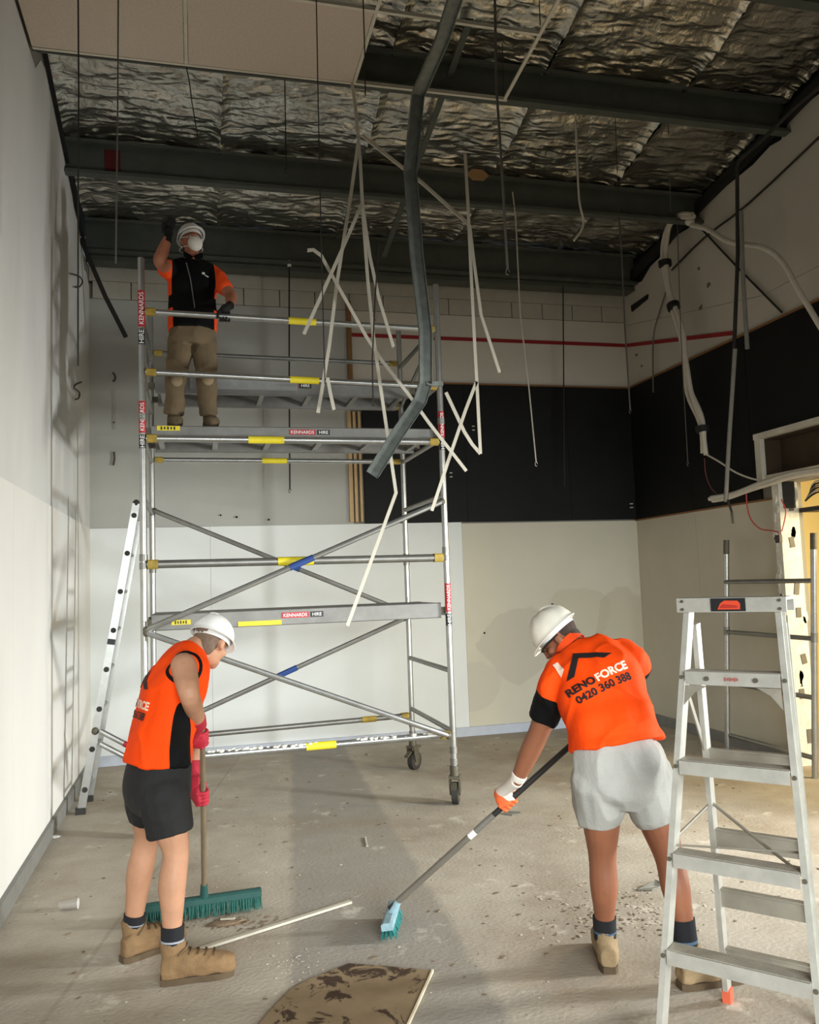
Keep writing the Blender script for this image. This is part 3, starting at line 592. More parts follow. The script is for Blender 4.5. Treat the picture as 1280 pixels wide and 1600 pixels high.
for k in range(1, 5):
    z = sp*k+.012; yc = -df*(1-z/LH); b = MB(); dep = .042
    b.box(LW(0, yc, z), (2*hw(z), 2*dep, .006), Matrix.Rotation(th, 3, 'Z')); b.box(LW(0, yc-dep, z-.022), (2*hw(z), .006, .05), Matrix.Rotation(th, 3, 'Z')); b.box(LW(0, yc+dep, z-.015), (2*hw(z), .005, .03), Matrix.Rotation(th, 3, 'Z'))
    o = b.build('tread', M_lad, sl, smooth=0)
    for i in range(6):
        b = MB(); b.box(LW(0, yc-dep+.012+i*.012, z+.004), (2*hw(z)-.004, .009, .004), Matrix.Rotation(th, 3, 'Z')); b.build('tread_ridge', M_ladt, o, smooth=0)
    for s in (-1, 1):
        b = MB(); q = FLr(s, z-.02)-YD*.033+XD*s*.002; b.cyl(q, q-YD*.006, .008, 8); b.build('rivet', M_cast, o)
        if k == 4:
            for g_ in (.45,): b = MB(); q = LW(s*.09, yc-dep-.004, z-.022); b.cyl(q, q-YD*.006, .009, 8); b.build('rivet', M_cast, o)
    if k == 4:
        for s in (-1, 1):
            b = MB(); e0, e1, e2 = LW(s*hw(z), yc-dep, z-.05), LW(s*(hw(z)-.085), yc-dep, z-.05), LW(s*(hw(z)+.006), yc-dep-.012, z-.125)
            b.poly([e0, e1, e1+(e2-e1)*.55+V((0, 0, .014)), e2], .005); b.build('tread_gusset', M_ladt, o, smooth=0)
        b = MB(); [b.box(LW(-.022+.009*i_, yc-dep-.004, z-.022), (.006, .002, .010 if i_ % 2 else .014), Matrix.Rotation(th, 3, 'Z')) for i_ in range(6)]; q_ = b.build('label_print', mat('label_dim_red', (150, 80, 74), .6), o, smooth=0); q_['kind'] = 'stuff'
for z, hh in ((.98, .075), (.66, .07), (.42, .07), (.19, .055)):
    b = MB(); p0, p1 = RLr(-1, z), RLr(1, z); b.bar(p0, p1, .014, hh, (0, 0, 1)); b.bar(p0+V((0, 0, hh/2)), p1+V((0, 0, hh/2)), .03, .006); b.build('rear_brace', M_ladt, sl, smooth=0)
b = MB(); b.box(LW(0, .015, LH+.0), (wt+.075, .13, .012), Matrix.Rotation(th, 3, 'Z')); b.box(LW(0, -.048, LH-.022), (wt+.075, .008, .055), Matrix.Rotation(th, 3, 'Z')); b.box(LW(0, .078, LH-.022), (wt+.075, .008, .055), Matrix.Rotation(th, 3, 'Z')); cap = b.build('top_cap', M_lad, sl, smooth=0)
b = MB(); b.box(LW(-.005, -.054, LH-.021), (.13, .003, .05), Matrix.Rotation(th, 3, 'Z')); b.build('badge_plate', M_lblk, cap, smooth=0)
b = MB(); M_or = mat('badge_orange', (216, 70, 40), .5); q = LW(-.005, -.0565, LH-.021)
b.poly([q+XD*dx+V((0, 0, dz)) for dx, dz in ((-.04, -.018), (.045, -.018), (.046, .004), (.036, .015), (-.012, .016), (-.028, .006))], .002); b.build('badge_shape', M_or, cap, smooth=0)
b = MB(); b.poly([q-YD*.002+XD*dx+V((0, 0, dz)) for dx, dz in ((-.03, -.012), (.036, -.012), (.034, -.003), (-.018, .002))], .001); b.build('badge_stroke', mat('badge_deep', (176, 44, 30), .5), cap, smooth=0)
for sx in (-1, 1):
    for dz in (-.006, -.038): b = MB(); q = LW(sx*(wt/2+.015), -.052, LH+dz); b.cyl(q, q-YD*.005, .006, 8); b.build('rivet', M_cast, cap)
b = MB(); b.tube([RLr(-1, .80), LW(.05, 0, .70), FLr(1, .66)], .006, 6); b.build('spreader_arm', M_ladt, sl); b = MB(); b.tube([FLr(-1, .72), RLr(-1, .80)], .006, 6); b.tube([FLr(-1, .70), FLr(1, .74)], .004, 6); b.build('spreader_arm', M_ladt, sl)

# ================================================================ SCAFFOLD FRAME against the right wall
fr = tag(empty('scaffold_section', (4.95, 6.6, 0)), 'spare aluminium scaffold end section standing near the doorway', 'scaffold')
fy0, fy1, fX = 6.09, 7.28, 4.95
for y, zt in ((fy0, 2.02), (fy1, 2.03)):
    b = MB(); b.cyl((fX, y, 0), (fX+.03, y-.16, zt), .026, 12); s = b.build('standard', M_al, fr)
    b = MB(); b.cyl((fX+.028, y-.15, zt-.13), (fX+.0302, y-.161, zt+.005), .0275, 12); b.build('spigot', M_cast, s)
    b = MB(); b.cyl((fX+.017, y-.088, 1.12), (fX+.018, y-.095, 1.2), .029, 12); b.build('joint_collar', M_al2, s)
for i, z in enumerate((1.63, 1.15, .66, .16)):
    k = z/2.02*.16; b = MB(); b.cyl((fX+.012, fy0-k, z), (fX+.012, fy1-k, z), .021, 10); b.build('frame_rung', M_al2, fr)
# ================================================================ PEOPLE
UZ = V((0, 0, 1))
def proj(P):
    q = V(P)-CAM; z = q.dot(CF); return (640+F_PX*q.dot(CR)/z, 800-F_PX*q.dot(CU)/z)
def solid(mb, voxel, it=4, fac=.5):
    """weld overlapping closed shapes into one continuous smooth skin (world coordinates)"""
    me = bpy.data.meshes.new('tmp'); me.from_pydata([tuple(q) for q in mb.v], [], mb.f); me.update()
    bm = bmesh.new(); bm.from_mesh(me); bmesh.ops.recalc_face_normals(bm, faces=bm.faces); bm.to_mesh(me); bm.free()
    o = bpy.data.objects.new('tmp', me); COL.objects.link(o)
    r = o.modifiers.new('r', 'REMESH'); r.mode = 'VOXEL'; r.voxel_size = voxel
    if it: s = o.modifiers.new('s', 'SMOOTH'); s.factor = fac; s.iterations = it
    dg = bpy.context.evaluated_depsgraph_get(); out = bpy.data.meshes.new_from_object(o.evaluated_get(dg))
    bpy.data.objects.remove(o); bpy.data.meshes.remove(me); return out
def coords(me):
    a = np.empty(len(me.vertices)*3); me.vertices.foreach_get('co', a); return a.reshape(-1, 3)
def setco(me, a): me.vertices.foreach_set('co', a.reshape(-1)); me.update()
def place(name, me, m, parent, wrinkle=None, mask=None, mask2=None):
    """link a world-space mesh as a part; wrinkle = (amplitude, scale vector), mask = function of a world point"""
    a = coords(me)
    if wrinkle:
        nr = np.empty(len(me.vertices)*3); me.vertices.foreach_get('normal', nr); nr = nr.reshape(-1, 3); amp, sx = wrinkle
        for i in range(len(a)):
            p = a[i]; d = noise.noise((p[0]*sx[0], p[1]*sx[1], p[2]*sx[2])); d2 = 1-abs(noise.noise((p[0]*sx[0]*.6+5, p[1]*sx[1]*.6, p[2]*sx[2]*.8+2)))
            a[i] = p+nr[i]*amp*(d+(d2**4)*.9-.3)
    for nm, fn in (('mask', mask), ('mask2', mask2)):
        if fn:
            at_ = me.attributes.new(nm, 'FLOAT', 'POINT'); at_.data.foreach_set('value', [fn(V(p)) for p in a])
    off = ORI[parent.name]; setco(me, a-np.array(off)); o = link(name, me, m, parent, off, 0)
    me.polygons.foreach_set('use_smooth', [True]*len(me.polygons)); return o
def limb(mb, pts, rad, k=5, n=14, end=True):
    p = spline(pts, k); r = fspl(rad, k); mb.tube(p, r, n)
    mb.ball(pts[0], rad[0]*.98)
    if end: mb.ball(pts[-1], rad[-1]*.98)
def torso(mb, rows, n=28, k=4):
    """rows: (centre, right axis, half width, half depth)"""
    c = spline([r[0] for r in rows], k); u = spline([r[1] for r in rows], k); a = fspl([r[2] for r in rows], k); b = fspl([r[3] for r in rows], k); rr = []
    for i in range(len(c)):
        t = (c[min(i+1, len(c)-1)]-c[max(i-1, 0)]).normalized(); uu = u[i].normalized(); v = t.cross(uu).normalized(); uu = v.cross(t).normalized()
        rr.append((c[i], uu, v, a[i], b[i], 2.3))
    mb.rings(rr, n)
def axes(F, U):
    F = V(F).normalized(); R_ = F.cross(V(U)).normalized(); U2 = R_.cross(F); return F, R_, U2
def head(mb, c, F, U=UZ):
    F, R_, U = axes(F, U); M = Matrix((R_, F, U)).transposed(); c = V(c); B = lambda r, f, u, sz: mb.ball(c+(R_*r+F*f+U*u)*.95, tuple(q_*.95 for q_ in sz), M, 18, 12)
    B(0, -.012, .03, (.076, .097, .095)); B(0, .02, -.035, (.062, .075, .085)); B(0, .066, -.098, (.028, .026, .022)); B(0, .035, -.085, (.05, .055, .03))
    B(0, .104, -.02, (.013, .016, .026)); B(0, .110, -.036, (.017, .014, .011)); B(0, .082, .02, (.052, .018, .012)); B(0, .088, -.066, (.026, .012, .008)); B(0, .087, -.077, (.022, .012, .007))
    for s in (-1, 1):
        B(s*.080, -.008, -.012, (.010, .022, .033)); B(s*.074, .0, -.03, (.01, .014, .014)); B(s*.04, .07, -.03, (.022, .02, .02))
    return F, R_, U
def hair(c, F, U, m, parent, vox=.007):
    F, R_, U = axes(F, U); M = Matrix((R_, F, U)).transposed(); b = MB(); c = V(c)
    b.ball(c-F*.023+U*.027, (.075, .087, .091), M, 18, 12); b.ball(c-F*.047-U*.043, (.059, .046, .048), M, 18, 12); return place('hair', solid(b, vox, 2), m, parent)
def hard_hat(c, F, U, parent, m, ridges=False):
    """shell dome with rolled rim and peak, inner band below"""
    F, R_, U = axes(F, U); c = V(c); n = 40; m_ = 14; vs = []; fs = []
    def pt(k, j, inset):
        a = 2*math.pi*k/n; ca, sa = math.cos(a), math.sin(a)      # a = 0 faces front
        el = math.pi/2*min(j, m_-2)/(m_-2); ra, rb, h = .121-inset, .101-inset, .114-inset
        if j <= m_-2:
            e = el; rr = math.cos(math.pi/2-e); z = h*math.sin(math.pi/2-e)
            bump = 0 if inset else (.007*max(0, 1-abs(sa)*ra/.022) if rr < .96 else 0)
            if ridges and not inset: bump += .004*max(0, math.cos(6*a))*(rr > .25)*(rr < .9)
            return c+F*(ca*rr*ra)+R_*(sa*rr*rb)+U*(z+bump)
        pk = max(0, ca)**3; out = .008+.030*pk; dr_ = -.006-.014*pk
        return c+F*(ca*(ra+out))+R_*(sa*(rb+out*.8))+U*dr_
    for inset in (0, .004):
        base = len(vs)
        for j in range(m_):
            for k in range(n): vs.append(pt(k, j, inset) - (U*.003 if inset else V((0, 0, 0))))
        fs += [(base+j*n+k, base+j*n+(k+1) % n, base+(j+1)*n+(k+1) % n, base+(j+1)*n+k) for j in range(m_-1) for k in range(n)]
    e0, e1 = (m_-1)*n, m_*n+(m_-1)*n
    fs += [(e0+k, e0+(k+1) % n, e1+(k+1) % n, e1+k) for k in range(n)]
    b = MB(); b.add(vs, fs); o = b.build('hard_hat', m, parent, smooth=50)
    b = MB(); vs = []
    for z, q in ((-.026, 0), (.004, 0), (.004, .004), (-.026, .004)):
        for k in range(28): a = 2*math.pi*k/28; vs.append(c+F*(math.cos(a)*(.100+q))+R_*(math.sin(a)*(.083+q))+U*z)
    b.add(vs, [((j % 4)*28+k, (j % 4)*28+(k+1) % 28, ((j+1) % 4)*28+(k+1) % 28, ((j+1) % 4)*28+k) for j in range(4) for k in range(28)]); b.build('head_band', mat('band_white', (220, 218, 212), .7), o); return o
def grip(mb, G, A, P, rh, wrist, cuff=.034, fr=.0098):
    """hand closed round a bar: A bar axis towards the thumb, P from bar to palm"""
    A = V(A).normalized(); P = (V(P)-A*V(P).dot(A)).normalized(); T = A.cross(P).normalized(); G = V(G); wrist = V(wrist)
    pos = lambda ang, off, rr: G+A*off+(P*math.cos(ang)+T*math.sin(ang))*rr
    for i, (off, a1) in enumerate(((-.034, 3.5), (-.0115, 3.9), (.0115, 3.9), (.033, 3.7))):
        pts = [pos(a, off, rh+fr+(.012 if a < .4 else 0)) for a in np.linspace(.15, a1, 7)]; mb.tube(spline(pts, 2), [fr*(1-.02*k) for k in range(13)], 10); mb.ball(pts[0], fr*1.15); mb.ball(pts[-1], fr*.85)
    th_ = [pos(a, .040+.012*k_, rh+.012) for k_, a in zip((0, .5, 1, 1.2), (-.5, -1.1, -1.8, -2.4))]; mb.tube(spline(th_, 3), [.0125]*5+[.0115]*5, 10); mb.ball(th_[0], .015); mb.ball(th_[-1], .0115)
    M = Matrix((A, T, P)).transposed(); pc = G+P*(rh+.018)-T*.016; mb.ball(pc, (.044, .044, .019), M, 16, 10); mb.ball(pc-T*.028, (.036, .03, .02), M, 16, 10)
    q = pc-T*.03; mb.tube(spline([q, q+(wrist-q)*.5, wrist], 4), fspl([.030, .029, cuff], 4), 14); mb.ball(q, .029)
def open_hand(mb, wrist, D_, Nn, L=.18, curl=.35):
    """hand held open with slightly curled unequal fingers; D_ direction, Nn palm normal"""
    D_ = V(D_).normalized(); Nn = (V(Nn)-D_*V(Nn).dot(D_)).normalized(); S = D_.cross(Nn).normalized(); wrist = V(wrist); M = Matrix((S, D_, Nn)).transposed()
    mb.ball(wrist+D_*.055, (.042, .052, .018), M, 16, 10); mb.tube([wrist-D_*.04, wrist+D_*.02], [.034, .03], 14)
    for off, ln in ((-.030, .064), (-.010, .078), (.011, .074), (.031, .058)):
        b0 = wrist+D_*.095+S*off; p = [b0]; d = D_.copy()
        for k in range(3): d = (d+Nn*curl*(.6+.3*k)).normalized(); p.append(p[-1]+d*ln/3)
        mb.tube(spline(p, 3), [.0095]*10, 10); mb.ball(p[0], .0105); mb.ball(p[-1], .0088)
    b0 = wrist+D_*.03-S*.034; p = [b0, b0+D_*.03-S*.022+Nn*.01, b0+D_*.058-S*.026+Nn*.022]; mb.tube(spline(p, 3), [.0135]*3+[.0115]*4, 10); mb.ball(p[-1], .011)
def boot(heel, dirv, ankle, parent, m, msole, z0=0.0, L=.30, top=.15, laces=True):
    d = V((dirv[0], dirv[1], 0)).normalized(); sd = V((d.y, -d.x, 0)); heel = V((heel[0], heel[1], z0)); b = MB(); ank = V(ankle)
    prof = [(.004, .034, .080, .06), (.04, .047, .10, .06), (.10, .049, .110, .055), (.15, .050, .105, .052), (.20, .056, .092, .045), (.25, .057, .082, .038), (.29, .050, .074, .032), (.312, .034, .062, .025), (.322, .016, .046, .02)]
    rr = []
    for t, hw_, zt, _ in prof:
        t = t*L/.31; rr.append((heel+d*t+UZ*(.02+zt/2), sd, UZ, hw_, zt/2+.004, 2.6))
    b.rings(rr, 20); sh0 = heel+d*.075*L/.3+UZ*.07; sh1 = V((ank.x, ank.y, z0+top)); sh1 = sh0+(sh1-sh0)*((top-.07)/max(.03, (sh1-sh0).z))
    b.rings([(sh0, d, sd, .062, .044), (sh0.lerp(sh1, .5), d, sd, .060, .046), (sh1, d, sd, .058, .047), (sh1+UZ*.012, d, sd, .055, .045)], 20)
    o = place('boot', solid(b, .0065, 4), m, parent, wrinkle=(.004, (22, 22, 30)))
    s = MB(); pts = []
    for t, hw_ in ((-.002, .026), (.02, .038), (.06, .043), (.12, .041), (.16, .043), (.21, .050), (.25, .051), (.285, .043), (.313, .024)): pts.append((t*L/.31, hw_))
    out = [heel+d*t+sd*h_ for t, h_ in pts]+[heel+d*t-sd*h_ for t, h_ in reversed(pts)]
    n = len(out); s.add(out+[q+UZ*.028 for q in out], [tuple(range(n)), tuple(range(n, 2*n))[::-1]]+[(i, n+i, n+(i+1) % n, (i+1) % n) for i in range(n)]); s.build('sole', msole, o)
    if laces:
        tr = BVHTree.FromPolygons([v.co+ORI[o.name] for v in o.data.vertices], [tuple(p.vertices) for p in o.data.polygons])
        for i in range(5):
            f = i/4; base = heel+d*(.13+.075*(1-f))*L/.31+UZ*(.09+.07*f); lp = []
            for w_ in np.linspace(-1, 1, 7):
                q = base+sd*w_*.034+d*.10+UZ*.07; h = tr.ray_cast(q, (-d-UZ*.7).normalized(), .4); lp.append((h[0]+h[1]*.004) if h[0] else base+sd*w_*.03)
            l = MB(); l.tube(lp, .0035, 6); l.build('lace', mat('lace_dark', (92, 74, 48), .9), o)
    return o
def sock(a, c, ra, rc_, parent, m, stripe=None):
    a, c = V(a), V(c); b = MB(); b.tube([a, a.lerp(c, .5), c], [ra, (ra+rc_)/2, rc_], 16); o = b.build('sock', m, parent)
    if stripe: q0, q1 = a.lerp(c, .36), a.lerp(c, .44); r = ra+(rc_-ra)*.4+.002; b = MB(); b.tube([q0, q1], r, 16); b.build('sock_stripe', stripe, o)
    return o
def cut_tris(vs, fs, step):
    bm = bmesh.new(); bv = [bm.verts.new(q) for q in vs]
    for f in fs:
        try: bm.faces.new([bv[i] for i in f])
        except ValueError: pass
    for ax in (0, 1):
        lo = min(q[ax] for q in vs); hi = max(q[ax] for q in vs); x = lo+step
        while x < hi:
            co = [0, 0, 0]; co[ax] = x; no = [0, 0, 0]; no[ax] = 1
            bmesh.ops.bisect_plane(bm, geom=bm.verts[:]+bm.edges[:]+bm.faces[:], plane_co=co, plane_no=no); x += step
    bm.verts.index_update(); o = ([v.co.copy() for v in bm.verts], [tuple(v.index for v in f.verts) for f in bm.faces]); bm.free(); return o
def print_on(shirt, name, vs, fs, c, X, Y_, m, lift=.0045):
    """lay a flat outline (x, y in metres) onto the cloth, following its surface"""
    X, Y_ = V(X).normalized(), V(Y_).normalized(); N = X.cross(Y_).normalized(); Y_ = N.cross(X); off = ORI[shirt.name]
    tr = BVHTree.FromPolygons([v.co+off for v in shirt.data.vertices], [tuple(p.vertices) for p in shirt.data.polygons]); vs, fs = cut_tris(vs, fs, .011); out = []; ok = []
    for q in vs:
        h = tr.ray_cast(V(c)+X*q.x+Y_*q.y+N*.35, -N, .6); ok.append(h[0] is not None); out.append(h[0]+N*lift if h[0] else V(c)+X*q.x+Y_*q.y)
    fs = [f for f in fs if all(ok[i] for i in f)]; b = MB(); b.add(out, fs); return b.build(name, m, shirt, smooth=0)
M_pblk = mat('print_black', (20, 15, 16), .8); M_pwht = mat('print_white', (246, 214, 190), .8)
def shirt_logo(shirt, c, X, Y_, W=.29):
    def strip(pts, wd):
        o = []; n = len(pts); P2 = [V((a*W, b*W, 0)) for a, b in pts]; L_, R2 = [], []
        for i in range(n):
            t = (P2[min(i+1, n-1)]-P2[max(i-1, 0)]).normalized(); nn = V((-t.y, t.x, 0)); L_.append(P2[i]+nn*wd/2); R2.append(P2[i]-nn*wd/2)
        return L_+R2[::-1]
    vs = [V((a*W, b*W, 0)) for a, b in ((-.40, .09), (-.06, .47), (.42, .16), (.27, .14), (-.05, .345), (-.27, .09))]; print_on(shirt, 'print_roof', vs, [(0, 1, 4, 5), (1, 2, 3, 4)], c, X, Y_, M_pblk)
    vs = [V((a*W, b*W, 0)) for a, b in ((-.42, .20), (-.33, .29), (-.33, .47), (-.42, .47))]; print_on(shirt, 'print_chimney', vs, [(0, 1, 2, 3)], c, X, Y_, M_pwht)
    full, _ = text_mesh('RENOFORCE', 1, .02); x0 = min(q.x for q in full); x1 = max(q.x for q in full); k = W/(x1-x0)
    vs, fs = text_mesh('RENO', 1, .04); e = max(q.x for q in vs); print_on(shirt, 'print_word', [V(((q.x-x0)*k-W/2, q.y*k-.045*1.0, 0)) for q in vs], fs, c, X, Y_, M_pblk)
    vs2, fs2 = text_mesh('FORCE', 1, .04); print_on(shirt, 'print_word', [V(((q.x-x0+e+.08)*k-W/2, q.y*k-.045, 0)) for q in vs2], fs2, c, X, Y_, M_pwht)
    vs3, fs3 = text_mesh('0420 360 388', 1, .03); a = min(q.x for q in vs3); b_ = max(q.x for q in vs3); k3 = W*.93/(b_-a); print_on(shirt, 'print_number', [V(((q.x-a)*k3-W*.44, q.y*k3-.094, 0)) for q in vs3], fs3, c, X, Y_, M_pblk)

M_skinA = mat('skin_light', (184, 136, 106), .55, var=.10, scale=12, spec=.35); M_skinB = mat('skin_tan', (142, 90, 64), .55, var=.10, scale=12, spec=.35); M_skinC = mat('skin_ruddy', (178, 116, 90), .55, var=.12, scale=14, spec=.35)
ORG = (252, 74, 8); BLK = (11, 11, 12)
M_hat = mat('hat_white', (232, 230, 224), .35, var=.04, scale=6); M_hat2 = mat('hat_cream', (226, 220, 204), .45, var=.06, scale=20)
M_blacksh = mat('shorts_black', (25, 24, 24), .85, var=.3, scale=7, bump=.2, bscale=70); M_greysh = mat('shorts_grey', (164, 162, 155), .9, var=.08, scale=8, bump=.2, bscale=80); M_tanp = mat('trousers_tan', (108, 91, 67), .9, var=.12, scale=8, bump=.2, bscale=60)
M_boot = mat('boot_suede', (128, 100, 67), .9, var=.16, scale=14, bump=.25, bscale=90); M_boot2 = mat('boot_pale', (146, 124, 92), .9, var=.16, scale=14, bump=.25, bscale=90); M_sole = mat('boot_sole', (86, 70, 50), .9, var=.2, scale=20)
M_sock = mat('sock_black', (26, 26, 30), .95); M_stripe = mat('sock_stripe', (150, 152, 158), .9); M_stripeb = mat('sock_stripe_blue', (74, 96, 118), .9)
M_hairA = mat('hair_grey', (112, 92, 76), .9, var=.2, scale=60); M_hairB = mat('hair_dark', (58, 44, 34), .9, var=.2, scale=60)

# ------------------------------------------------ person sweeping on the left
pA = tag(empty('person', (-.18, 4.22, 0)), 'person in sleeveless orange shirt and black shorts sweeping on the left', 'person', 'workers')
F = V((.945, .327, 0)); R_ = V((.327, -.945, 0))
pel, hem, wai, che, upp, nek, hd = at(246, 1228, 4.20), at(248, 1182, 4.20), at(253, 1145, 4.20), at(273, 1076, 4.25), at(292, 1034, 4.30), at(308, 1014, 4.335), at(330, 1004, 4.375)
fh = V((.52, .70, -.48)).normalized(); uh = V((.25, .30, .9)).normalized()
# broom line first: the hands close on it
bb, bt = at(319, 1396, 4.76), at(316, 1118, 4.27)
def on_line(a, c, target, axis=1):
    lo, hi = 0., 1.
    for _ in range(40):
        mid = (lo+hi)/2; v = proj(a.lerp(c, mid))[axis]
        if (v > target) == (proj(a)[axis] > proj(c)[axis]): lo = mid
        else: hi = mid
    return a.lerp(c, lo)
gR, gL = on_line(bb, bt, 1152), on_line(bb, bt, 1244); axA = (bt-bb).normalized()
shR, shL = at(287, 1040, 4.11), che-R_*.165+V((0, 0, .10))+F*.05
elR, elL = at(296, 1086, 3.99), at(306, 1120, 4.52); wrR, wrL = at(311, 1130, 4.19), at(304, 1204, 4.47)
hpR, hpL = pel+R_*.095, pel-R_*.095
knR, knL = at(275, 1342, 4.10), at(229, 1322, 4.36); anR, anL = at(269, 1466, 4.075), at(208, 1446, 4.39)
b = MB(); torso(b, [(pel-V((0, 0, .06)), R_, .13, .10), (hem, R_, .14, .10), (wai, R_, .13, .095), (che, R_, .15, .105), (upp, R_, .13, .08), (nek, R_, .062, .06), (nek.lerp(hd, .7), R_, .058, .058)])
limb(b, [nek-F*.01, nek.lerp(hd, .5), hd-F*.02], [.064, .060, .058]); head(b, hd, fh, uh)
limb(b, [shR, shR.lerp(elR, .5), elR, elR.lerp(wrR, .45), wrR], [.062, .056, .046, .044, .031]); limb(b, [shL, elL, wrL], [.055, .045, .030])
for hp, kn, an in ((hpR, knR, anR), (hpL, knL, anL)): limb(b, [hp, hp.lerp(kn, .5), kn+UZ*.03, kn.lerp(an, .3)-F*.012, kn.lerp(an, .62)-F*.006, an, an-UZ*.05], [.095, .084, .060, .063, .052, .040, .042], n=16)
place('body', solid(b, .0075, 4), M_skinA, pA)
hair(hd, fh, uh, M_hairA, pA); hard_hat(hd+uh*.032, fh, uh, pA, M_hat)
# shirt
b = MB(); torso(b, [(hem-V((0, 0, .022)), R_, .186, .152), (hem.lerp(wai, .5), R_, .174, .138), (wai, R_, .170, .132), (wai.lerp(che, .5), R_, .180, .135), (che, R_, .188, .138), (upp, R_, .165, .105), (upp.lerp(nek, .7), R_, .085, .08)], n=32)
for s_, sh, el in ((1, shR, elR), (-1, shL, elL)): limb(b, [upp+R_*s_*.05, upp.lerp(sh, .55), upp.lerp(sh, .80)+F*.01], [.078, .078, .066], end=False)
hz = hem.z
def mA(p):
    q = p-hem; r, s, z = q.dot(R_), q.dot(F), q.z; h = z/.26; v = -.1
    if h < 1: v = min(.062*math.sqrt(max(0, 1-max(0, h)**2))-abs(s-.055), abs(r)-.06)
    for sh, el, sg in ((shR, elR, 1), (shL, elL, -1)):
        ax = (el-sh).normalized(); t = (p-sh).dot(ax); d = (p-sh-R_*sg*.012).length
        if (p-che).dot(R_)*sg > .08: v = max(v, .009-abs(d-.082))
    dn = (p-nek).length; v = max(v, .008-abs(dn-.080)); return v
shA = place('shirt', solid(b, .0075, 5), mat_attr('hivis_A', ORG, BLK), pA, wrinkle=(.012, (12, 12, 6)), mask=mA)
nb = (-F*.93+UZ*.36).normalized(); Yt = ((upp-wai)-nb*(upp-wai).dot(nb)).normalized(); shirt_logo(shA, wai.lerp(che, .74)-F*.08-R_*.055, R_, Yt, .29)
# shorts
b = MB(); torso(b, [(pel-V((0, 0, .13)), R_, .10, .09), (pel-V((0, 0, .07)), R_, .160, .135), (pel, R_, .180, .148), (hem-V((0, 0, .02)), R_, .168, .134), (hem+V((0, 0, .05)), R_, .14, .10)], n=30)
for hp, kn, e, r1 in ((hpR, knR, .62, .104), (hpL, knL, .58, .094)): limb(b, [hp-V((0, 0, .02)), hp.lerp(kn, .35), hp.lerp(kn, e)], [.122, .114, r1], end=False)
place('shorts', solid(b, .0075, 5), M_blacksh, pA, wrinkle=(.008, (9, 9, 6)))
# socks and boots
for an, kn, h0, t0 in ((anR, knR, atz(251, 1538), atz(343, 1524)), (anL, knL, atz(190, 1505), atz(258, 1481))):
    d_ = (t0-h0); d_.z = 0; boot(h0, d_, an, pA, M_boot, M_sole, L=.315, top=.16); sock(V((an.x, an.y, .13)), an+(kn-an).normalized()*.055, .050, .052, pA, M_sock, M_stripe)
# gloves
M_glv = mat('glove_red', (168, 30, 48), .8, var=.12, scale=30)
for G, wr, el in ((gR, wrR, elR), (gL, wrL, elL)):
    b = MB(); grip(b, G, axA, (V((wr.x, wr.y, G.z))-G)+V((-.02, -.02, 0)), .014, wr, .038); cf = wr+(el-wr).normalized()*.05; b.tube([wr+(wr-cf)*.5, cf], [.034, .041], 16); place('glove', solid(b, .0045, 3), M_glv, pA)
M_bristle = mat('bristle_green', (38, 92, 82), .8, var=.2, scale=80); M_block_ = mat('broom_block_green', (30, 74, 68), .7, var=.12, scale=20); M_hand = mat('broom_handle_brown', (112, 96, 74), .55, var=.2, scale=10, stretch=(1, 1, .2))
def broom(name, label, a, c, hd_dir, hd_len, hmat, bmat, kmat, bands=(), tilt=0., r=.0135):
    """a = socket above the head, c = handle top"""
    a, c = V(a), V(c); o = tag(empty(name, (a.x, a.y, 0)), label, 'broom', 'brooms'); x = V(hd_dir).normalized(); y = UZ.cross(x).normalized(); dn = (-UZ+y*tilt).normalized(); w_ = x.cross(dn).normalized()
    b = MB(); b.cyl(a, c, r, 12); h = b.build('handle', hmat, o)
    for f0, f1, mm in bands: q = MB(); q.cyl(a.lerp(c, f0), a.lerp(c, f1), r+.0015, 12); q.build('handle_band', mm, h)
    top_ = a+dn*.03; b = MB(); b.sweep([(-.028, -.018), (.028, -.018), (.028, .010), (.016, .018), (-.016, .018), (-.028, .010)], [top_-x*hd_len/2, top_+x*hd_len/2], tuple(-dn)); b.build('broom_head', kmat, o, smooth=0)
    b = MB(); b.tube([a+dn*.03, a+(c-a).normalized()*.06], [.024, .018], 12); b.build('socket', kmat, o)
    b = MB(); n = int(hd_len/.008); ln = max(.05, top_.z-.012)/max(.3, -dn.z)
    for i in range(n):
        for j in range(4):
            p0 = top_+x*(-hd_len/2+.006+(hd_len-.012)*i/(n-1))+w_*(-.02+.0133*j)+dn*.01; p1 = p0+dn*(ln-.01)+x*random.uniform(-.012, .012)+w_*((j-1.5)*.009+random.uniform(-.006, .006)); p1.z = max(p1.z, .003); b.tube([p0, p1], [.0034, .0026], 4)
    q = b.build('bristles', bmat, o); q['kind'] = 'stuff'; return o
broom('push_broom', 'wide green push broom held by the person on the left', bb, bt, (.985, .06, 0), .60, M_hand, M_bristle, M_block_)

